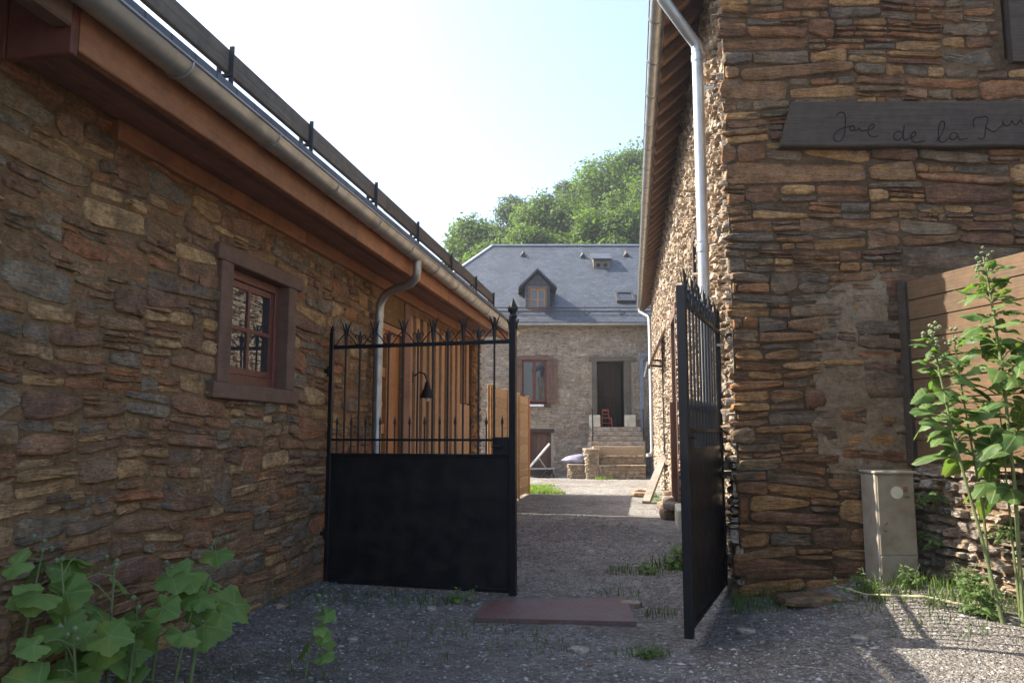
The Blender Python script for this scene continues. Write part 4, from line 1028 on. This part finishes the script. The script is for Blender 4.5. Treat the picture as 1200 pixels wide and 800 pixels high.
# ---------------------------------------------------------------- plants
def leaf_geo(mb, base, tip, nor, size, lobes=5, wid=1., cup=.18, rg=rnd, seg=34):
    t = Vector(tip).normalized(); nrm = Vector(nor); nrm = (nrm - t*nrm.dot(t))
    if nrm.length < 1e-4: nrm = t.orthogonal()
    nrm.normalize(); s = t.cross(nrm); b = Vector(base)
    c = b + t*size*.38
    if mb.vuv is None: mb.vuv = []
    mb.vuv.append((-.38*0,0.))
    ph = rg.uniform(0,6); amp = rg.uniform(.02,.06); fold = rg.uniform(-.1,.25); droop = rg.uniform(.0,.28)
    vs = [c]; rings = (.45,.8,1.)
    for r_ in rings:
        for k in range(seg):
            a = -PI + 2*PI*(k+.5)/seg
            rad = .5*size*((.90+.10*math.cos(lobes*a)) if lobes > 3 else (.78+.30*math.exp(-(a/.42)**2)+.06*math.cos(3*a))) * (1-.6*math.exp(-((abs(a)-PI)/.3)**2))
            if r_ == 1.: rad *= 1+(.045 if k % 2 else -.045)+rg.uniform(-.03,.03)
            x = rad*r_*math.cos(a)*1.1; y = rad*r_*math.sin(a)*wid
            z = -cup*size*r_*r_*.5 + amp*size*math.sin(lobes*a+ph)*r_*r_ + fold*abs(y) - droop*max(0,x)*x/size
            vs.append(c + t*x + s*y + nrm*z); mb.vuv.append((x/size, y/size))
    fs = [(0, 1+k, 1+(k+1)%seg) for k in range(seg)]
    for j in range(2):
        o_ = 1+j*seg
        for k in range(seg): fs.append((o_+k, o_+seg+k, o_+seg+(k+1)%seg, o_+(k+1)%seg))
    mb.add(vs, fs); return c
def plant(name, label, loc, stems, matl, lobes=5, wid=1., group=None, stemmat=None, buds=True, seed=1, LS=1., FX=0., FY=0.):
    """stems: list of (root, [points], stem radius, leaf list[(t, length_petiole, size, azimuth, elevation)])"""
    rg = random.Random(seed); p = thing(name, loc, label, 'plant', group); ms = MB(); ml = MB(); mbud = MB()
    for pts, r0, leaves, bud in stems:
        P = [Vector(q) for q in pts]
        # resample
        fine = []
        for i in range(len(P)-1):
            for k in range(5): fine.append(P[i].lerp(P[i+1], k/5))
        fine.append(P[-1]); n = len(fine)
        ms.tube(fine, [r0*(1-.65*i/(n-1)) for i in range(n)], 7)
        for (t, pl, size, az, el) in leaves:
            q = fine[min(n-1, int(t*(n-1)))]
            d = Vector((math.cos(az)*math.cos(el), math.sin(az)*math.cos(el), math.sin(el)))
            e = q + d*pl; mid = q.lerp(e,.5) + Vector((0,0,.12*pl)); ms.tube([q,mid,e], [r0*.38,r0*.32,r0*.26], 5)
            td = (d + Vector((0,0,-.55+rg.uniform(-.3,.3)))).normalized()
            nn = Vector((rg.uniform(-.4,.4)+FX, rg.uniform(-.8,.1)+FY, 1))
            leaf_geo(ml, e, td, nn, size*1.15*LS, lobes, wid, rg=rg)
        if bud:
            for k in range(bud):
                c = P[-1] + Vector((rg.gauss(0,.028), rg.gauss(0,.028), rg.uniform(-.12,.05))); s_ = rg.uniform(.008,.017)
                mbud.lathe([(.001,-s_),(s_*.9,-s_*.3),(s_,.3*s_),(.001,s_*1.1)], 6, c)
    ms.build('stem', stemmat or M_STEM, p, smooth=True, uv=False); ml.build('leaves', matl, p, smooth=True, uv=True, angle=180)
    if mbud.f: mbud.build('buds', M_BUD, p, smooth=True, uv=False)
    return p
def rleaves(rg, n, t0, t1, pl, sz, el=(0,.7), az=None, taper=.5):
    out = []
    for i in range(n):
        t = t0+(t1-t0)*(i+rg.uniform(0,1))/n; k = 1-taper*(t-t0)/max(1e-6,(t1-t0))
        a = rg.uniform(0,2*PI) if az is None else rg.uniform(*az)
        out.append((t, pl*k*rg.uniform(.6,1.3), sz*k*rg.uniform(.7,1.25), a, rg.uniform(*el)))
    return out
rg = random.Random(5)
# big-leaved hollyhock clump, lower left
def hz(x, y): return gz(x,y)
cl = [((-2.62,4.02),(-2.60,4.10),.66,9,.17),((-2.46,4.12),(-2.42,4.28),.82,8,.17),((-2.72,3.80),(-2.74,3.84),.70,9,.19),((-2.55,3.72),(-2.50,3.70),.55,8,.18),((-2.78,3.62),(-2.82,3.55),.74,8,.18),((-2.44,3.92),(-2.38,3.98),.46,5,.15),((-2.60,3.45),(-2.62,3.40),.50,7,.19)]
stems = []
for (a, b, h, n, sz) in cl:
    z0 = hz(*a); stems.append(([(*a,z0-.02),((a[0]+b[0])/2,(a[1]+b[1])/2,z0+h*.55),(*b,z0+h)], .011, rleaves(rg,max(4,int(n*.8)),.25,1.,.19,sz,(.0,.8),None,.35), 4))
plant('hollyhock_plant', 'clump of broad lobed green hollyhock leaves growing at the foot of the left barn', (-2.6,3.9,0), stems, M_HOLLY, seed=3, LS=1.3, FX=.7, FY=-.7)
stems = [([(-2.99,3.50,0.1),(-2.96,3.52,.5),(-2.93,3.56,.86)], .01, rleaves(rg,5,.5,1.,.12,.15,(.1,.9)), 5)]
plant('hollyhock_plant', 'single thin hollyhock stem with few leaves at the extreme left edge by the barn wall', (-2.99,3.5,0), stems, M_HOLLY, seed=8, LS=1.6, FX=.7, FY=-.7)
stems = [([(-1.98,4.55,0.),(-1.97,4.58,.2),(-1.93,4.62,.42)], .006, rleaves(rg,7,.2,1.,.07,.095,(.0,.8)), 4)]
plant('hollyhock_seedling', 'small young hollyhock with a few round leaves alone on gravel at lower left', (-1.98,4.55,0), stems, M_HOLLY, seed=11, LS=1.4, FX=.4, FY=-.6)
# tall mallow stems at right before the fence
def fr_(l, f_, z): return Wf(l, f_, z)
stems = [([fr_(3.20,5.35,.18),fr_(3.10,5.36,.75),fr_(2.98,5.38,1.35),fr_(2.92,5.40,1.80),fr_(2.88,5.40,2.12)], .013, rleaves(rg,40,.50,.98,.11,.13,(-.1,.8),None,.6), 26),
         ([fr_(3.30,5.30,.18),fr_(3.31,5.30,1.0),fr_(3.30,5.32,1.8),fr_(3.27,5.34,2.30),fr_(3.24,5.35,2.62)], .015, rleaves(rg,54,.50,.98,.12,.14,(-.1,.8),None,.65), 30),
         ([fr_(3.26,5.55,.2),fr_(3.22,5.52,.9),fr_(3.14,5.5,1.5),fr_(3.08,5.5,2.10)], .011, rleaves(rg,38,.52,.98,.11,.13,(-.1,.8),None,.55), 14),
         ([fr_(3.38,5.45,.2),fr_(3.36,5.45,.7),fr_(3.32,5.42,1.6)], .011, rleaves(rg,24,.72,1.,.17,.16,(-.2,.7),None,.3), 0),
         ([fr_(3.42,5.2,.2),fr_(3.42,5.2,.9),fr_(3.38,5.22,1.6),fr_(3.40,5.2,2.1)], .012, rleaves(rg,36,.55,1.,.15,.14,(-.2,.7),None,.4), 0)]
plant('mallow_plant', 'tall sunlit mallow stems with buds and light green leaves before the plank fence', Wf(3.28,5.4,.2), stems, M_MALLOW, 3, .72, seed=21, LS=1.65)
# fallen stem
stems = [([Wf(3.18,5.55,gz(*Wf(3.18,5.55,0)[:2])+.03),Wf(2.9,5.75,gz(*Wf(2.9,5.75,0)[:2])+.05),Wf(2.6,6.0,gz(*Wf(2.6,6.,0)[:2])+.05),Wf(2.42,6.1,gz(*Wf(2.42,6.1,0)[:2])+.13)], .012, rleaves(rg,5,.9,1.,.03,.06,(-.3,.6)), 8)]
plant('fallen_stem', 'pale dry mallow stem lying across the ground from the tall plants toward the slab', Wf(2.8,5.8,.2), stems, M_MALLOW, 3, .7, stemmat=M_DRYSTEM, seed=31)

def weed(label, l, f_, h, n, mat, seed, sz=.05, name='weed_plant', group=None):
    rg = random.Random(seed); x, y, _ = Wf(l,f_,0); z = gz(x,y); st_ = []
    for k in range(n):
        a = rg.uniform(0,2*PI); r_ = rg.uniform(.01,.10); hh_ = h*rg.uniform(.5,1.1)
        st_.append(([(x+r_*.3*math.cos(a),y+r_*.3*math.sin(a),z-.01),(x+r_*math.cos(a),y+r_*math.sin(a),z+hh_*.6),(x+1.8*r_*math.cos(a),y+1.8*r_*math.sin(a),z+hh_)], .003, rleaves(rg,7,.15,1.,.02,sz,(-.1,.8)), 0))
    return plant(name, label, (x,y,z), st_, mat, 3, .7, seed=seed, buds=False, group=group)
weed('low sunlit weed clump at the foot of the meter cabinet', 3.0, 6.15, .17, 12, M_MALLOW, 71)
weed('bright weed clump spreading below the low stone wall between cabinet and tall mallow', 3.28, 5.9, .22, 13, M_MALLOW, 72)
weed('leafy weeds around the base of the tall mallow stems', 3.15, 5.5, .26, 12, M_MALLOW, 73, .07)
weed('weed tuft left of the cabinet at the end of the fallen stem', 2.72, 6.25, .15, 9, M_MALLOW, 74)
weed('small green weed beside the lane edge behind the open gate leaf', 1.72, 8.6, .36, 8, M_HOLLY, 75, .09)
weed('sparse weed on the lane gravel left of the open gate leaf', 1.42, 8.3, .16, 8, M_HOLLY, 76, .05)
weed('low weed with browned leaves on the gravel below the plate', .85, 5.25, .08, 10, M_GRASS, 77, .045)
weed('small weed under the closed gate leaf left of the rusty plate', -.45, 6.85, .13, 7, M_HOLLY, 78, .05)
weed('yellowing weed growing out of the low stone wall face', 3.36, 6.0, .2, 5, M_MALLOW, 79, .08)
def wallweed(label, u, z, h, n, seed):
    rg = random.Random(seed); b = Vector(MFe(u,z,.04)); st_ = []; nn = Vector(MFe(u,z,1.))-Vector(MFe(u,z,0))
    for k in range(n):
        d = nn*rg.uniform(.08,.2) + Vector((rg.gauss(0,.06),rg.gauss(0,.06),rg.uniform(-.06,.12))); st_.append(([b, b+d*.6, b+d+Vector((0,0,-.04))], .003, rleaves(rg,6,.2,1.,.02,.055,(-.4,.6)), 0))
    plant('weed_plant', label, tuple(b), st_, M_MALLOW, 3, .7, seed=seed, buds=False)
wallweed('upper weed tuft sprouting from the joints of the low stone wall near the cabinet', .32, .92, .2, 9, 81)
wallweed('lower weed tuft sprouting from the low stone wall just right of the cabinet', .28, .58, .2, 8, 82)
wallweed('weed tuft sprouting from the low stone wall behind the tall mallow stems', 1.0, .75, .2, 8, 83)

# grass blades
def blades(mb, l, f_, rad, n, h, rg):
    for k in range(n):
        a = rg.uniform(0,2*PI); r_ = rad*math.sqrt(rg.random()); x, y, _ = Wf(l+r_*math.cos(a),f_+r_*math.sin(a)*.6,0); z = gz(x,y)
        hh_ = h*rg.uniform(.4,1.2); b = rg.uniform(0,2*PI); w = rg.uniform(.002,.004)+h*.012; lx, ly = rg.gauss(0,.35)*hh_, rg.gauss(0,.35)*hh_
        dx, dy = w*math.cos(b), w*math.sin(b)
        mb.add([(x-dx,y-dy,z-.005),(x+dx,y+dy,z-.005),(x+lx*.4+dx*.7,y+ly*.4+dy*.7,z+hh_*.6),(x+lx*.4-dx*.7,y+ly*.4-dy*.7,z+hh_*.6),(x+lx,y+ly,z+hh_)], [(0,1,2,3),(3,2,4)])
rg = random.Random(91); mb = MB()
for (l,f_,rad,n,h) in ((-1.2,6.9,.5,90,.09),(-.6,6.85,.3,60,.09),(-.2,5.9,.5,110,.06),(.1,5.5,.4,70,.05),(.85,5.3,.2,70,.07),(1.15,6.4,.15,40,.09),(2.0,6.45,.3,150,.11),(1.9,6.2,.25,90,.09),(3.0,6.1,.45,260,.13),(3.2,5.7,.35,200,.13),(2.6,5.9,.3,70,.08),(-1.5,5.0,.5,60,.06),(-.9,5.4,.6,70,.05),(-1.9,6.7,.3,60,.08),(1.3,8.4,.4,120,.10),(1.72,8.7,.25,120,.16),(.9,7.2,.25,40,.08),(2.75,5.3,.4,70,.06)):
    blades(mb, l, f_, rad, n, h, rg)
tag(mb.build('grass', M_GRASS, None, uv=False), 'sparse grass blades and weeds in the gravel around the gate', 'grass', kind='stuff')
mb = MB()
for k in range(30): blades(mb, .10+rg.uniform(0,.9), 19.4+rg.uniform(0,3.0), .35, 110, .09, rg)
for k in range(8): blades(mb, 2.9+rg.uniform(-.2,.3), 25.5+rg.uniform(0,.3), .1, 22, .12, rg)
for k in range(10): blades(mb, lat(.2,18.)-.05+rg.uniform(-.15,.25), 17.6+rg.uniform(-1.2,1.5), .18, 24, .10, rg)
tag(mb.build('lawn', M_LAWN, None, uv=False), 'strip of bright sunlit grass beyond the end of the tan fence', 'lawn', kind='stuff')

# gravel stones
rg = random.Random(17); mb = MB()
OCT = [(1,0,0),(0,1,0),(-1,0,0),(0,-1,0),(0,0,1),(0,0,-1)]; OF = [(0,1,4),(1,2,4),(2,3,4),(3,0,4),(1,0,5),(2,1,5),(3,2,5),(0,3,5)]
def inside_plate(x, y): return -1.36 < x < -.08 and 6.0 < y < 7.05
cnt = 0
while cnt < 32000:
    lane = cnt >= 19000
    f_ = rg.uniform(6.6, 24.) if lane and rg.random() < .5 else rg.uniform(6.6,13.) if lane else 1/(rg.uniform(1/24., 1/3.9)); w_ = f_*(.25 if lane else .68)
    l = rg.uniform(-w_, w_); x, y, _ = Wf(l,f_,0)
    if x < -3.0 or (x > WX(y)-.03 and f_ > 6.62) or (f_ > 6.6 and x > .72) or f_ > 24: continue
    if lat(x,y) > 3.33+(6.66-f_)*.25: continue
    onp = inside_plate(x,y)
    if onp and (rg.random() > .03 or not (-1.2 < x < -.25 and 6.2 < y < 6.65)): continue
    d = nz(x*.55,y*.55,0.)
    if not lane and rg.random() > .55+.9*d: continue
    cnt += 1
    s_ = min(.026, .0055*math.exp(rg.gauss(.2,.45)))*(1+max(0,f_-6)*.075)
    z = (zm+.012 if onp else gz(x,y))+s_*.1; a = rg.uniform(0,PI); ca_, sa_ = math.cos(a), math.sin(a)
    sx, sy_, sz_ = s_*rg.uniform(.8,1.5), s_*rg.uniform(.6,1.), s_*rg.uniform(.35,.7)
    vs = []
    for (p,q,r_) in OCT:
        p += rg.uniform(-.3,.3); q += rg.uniform(-.3,.3); r_ += rg.uniform(-.25,.25)
        X, Y_ = p*sx, q*sy_; vs.append((x+X*ca_-Y_*sa_, y+X*sa_+Y_*ca_, z+r_*sz_))
    mb.add(vs, OF)
tag(mb.build('gravel', M_PEB, None, uv=False), 'loose grey gravel stones scattered over the lane and courtyard', 'gravel', kind='stuff')
for k, (l,f_,s_) in enumerate(((.98,6.75,.07),(-1.85,6.55,.05),(-.65,6.6,.045),(.45,5.4,.05),(2.2,5.2,.05),(-1.1,5.7,.04),(1.6,5.6,.05))):
    x, y, _ = Wf(l,f_,0)
    rock('loose_stone', (x,y,gz(x,y)-.01), (s_*1.3,s_,s_*.4), 200+k, M_STW, ['pale flat loose stone on gravel right of the rusty plate','pale round loose stone in front of the closed gate leaf near the barn','small pale stone at the left edge of the rusty plate','loose stone on gravel below the right corner of the rusty plate','loose stone on the sunlit gravel at lower right','small loose stone on shaded gravel in the lower middle','loose stone on gravel between open gate leaf and slab'][k], 'stone', 'loose stones on the gravel', k)
# fallen leaves
rg = random.Random(23)
ml = MB(); leaf_geo(ml, (0,0,.01), (1,0,.1), (0,0,1), .06, 3, .6, rg=rg, seg=14)
dl = None
for k in range(26):
    l, f_ = rg.choice([(rg.uniform(-2.2,1.2), rg.uniform(4.8,7.0)), (rg.uniform(1.9,2.9), rg.uniform(5.6,6.4)), (rg.uniform(-.9,.3),rg.uniform(6.5,6.95))])
    x, y, _ = Wf(l,f_,0)
    if dl is None: dl = ml.build('dry_leaf', M_DRYLEAF, None, smooth=True, uv=False); o = dl
    else: o = dl.copy(); col.objects.link(o)
    o.location = (x,y,(zm+.012 if inside_plate(x,y) else gz(x,y))+.004); o.rotation_euler = (rg.uniform(-.3,.3),rg.uniform(-.3,.3),rg.uniform(0,6)); s_ = rg.uniform(.45,1.); o.scale = (s_,s_,s_)
    tag(o, 'small curled brown dead leaf lying on the ground around the gateway', 'leaf', 'dead leaves on the ground')

# ---------------------------------------------------------------- trees on the hillside
def tree(label, l, f_, ztop, rad, mi, seed, nleaf=15000, ls=.24):
    rad *= 1.6; ztop += .1
    rg = random.Random(seed); x0, y0, _ = Wf(l,f_,0); zb = gz(x0,y0)-.2; H_ = ztop-zb
    t = thing('hillside_tree', (x0,y0,zb), label, 'tree', 'trees on the hillside behind the house')
    tr = MB(); cr = MB(); top = Vector((x0+rg.gauss(0,.3),y0,zb+H_*.8))
    base = Vector((x0,y0,zb)); ax = [base, base.lerp(top,.35)+Vector((rg.gauss(0,.15),rg.gauss(0,.15),0)), base.lerp(top,.7)+Vector((rg.gauss(0,.25),rg.gauss(0,.25),0)), top]
    r0 = .05*rad+.08; tr.tube(ax, [r0,r0*.75,r0*.45,r0*.12], 8)
    clumps = []
    zc0 = zb+H_*.28
    for k in range(46):
        h_ = rg.uniform(0,1)**.85; z = zc0+(ztop-zc0)*h_*.93
        env = rad*(math.sin(PI*min(1,.18+.80*h_))**.65)*(1 if h_ < .85 else .75)
        a = rg.uniform(0,2*PI); r_ = env*math.sqrt(rg.uniform(.05,1.))*.85
        c = Vector((x0+r_*math.cos(a), y0+r_*math.sin(a), z)); cs = rad*rg.uniform(.2,.36); clumps.append((c,cs))
        if k % 2 == 0:
            s_ = base.lerp(top, max(.25,min(.95,(z-zb)/H_-.18))); tr.tube([s_, s_.lerp(c,.5)+Vector((0,0,.15)), c], [r0*.28,r0*.18,r0*.06], 5)
    per = nleaf//len(clumps)
    for c, cs in clumps:
        for k in range(per):
            d = Vector((rg.gauss(0,1),rg.gauss(0,1),rg.gauss(0,1))).normalized(); q = c + Vector((d.x,d.y,d.z*.72))*cs*(rg.random()**.45)*rg.uniform(.8,1.2)
            n_ = (d*.8+Vector((rg.gauss(0,.6),rg.gauss(0,.6),.5+rg.gauss(0,.5)))).normalized(); u = n_.orthogonal().normalized(); u = (Matrix.Rotation(rg.uniform(0,6.28),3,n_) @ u); v = n_.cross(u)
            s_ = ls*rg.uniform(.6,1.3); u *= s_*.5; v *= s_*.3
            cr.face([q-u, q+v-u*.1+n_*s_*.06, q+u, q-v-u*.1+n_*s_*.06])
    tr.build('trunk', M_BARK, t, smooth=True, uv=False); cr.build('crown', M_TREE[mi], t, uv=False)
    return t
tree('leftmost rounded olive green tree peeping between barn roof and house hip', -2.7, 50, 15.3, 2.3, 0, 1)
tree('thin topped bluish green tree second from the left behind the house', .15, 58, 19.2, 2.3, 1, 2)
tree('broad light green tree rising behind the left of the dormer', 2.5, 50, 16.9, 3.0, 0, 3)
tree('airy bluish tree standing highest behind the broad middle tree', 4.4, 60, 21.0, 2.1, 1, 4)
tree('bright green tree climbing the hill above the roof vent box', 6.3, 55, 20.9, 2.7, 2, 5)
tree('tallest bright green tree beside the farmhouse eave', 8.8, 56, 22.4, 2.8, 2, 6)
tree('dark leafy tree low behind the ridge close to the farmhouse gutter', 8.9, 50, 18.4, 2.8, 0, 7)
tree('short olive tree filling the gap low behind the left ridge', .9, 46, 13.7, 2.2, 0, 8)
tree('bushy green tree low behind the ridge above the vent box', 4.6, 46, 14.6, 2.5, 2, 9)
tree('bushy olive tree low behind the ridge above the skylight', 7.0, 46, 15.1, 2.4, 0, 10)
tree('slender green tree in the second row left of the tallest tree', 6.9, 62, 22.4, 2.5, 1, 12)
tree('round olive tree in the second row above the dormer', 3.9, 54, 17.6, 2.4, 2, 13)
tree('olive tree in the third row left of the chimney box', 5.4, 64, 22.0, 2.3, 0, 14)
tree('small pale green tree hugging the hip of the slate roof', -1.5, 47, 12.9, 1.8, 2, 11)

# ---------------------------------------------------------------- thin haze on the far trees, added also in place of lens flare
t = NT('added_haze'); pv = t.n('ShaderNodeVolumePrincipled'); pv.inputs['Color'].default_value = (.93,.96,1,1); pv.inputs['Density'].default_value = .0011; pv.inputs['Anisotropy'].default_value = .55
t.l(pv.outputs[0], t.out.inputs['Volume'])
mb = MB(); mb.box(-460,460,-460,460,-3.,40.)
hz_ = mb.build('haze', t.m, None, uv=False); tag(hz_, 'thin added haze softening the far trees and standing in for lens flare', 'haze', kind='stuff')
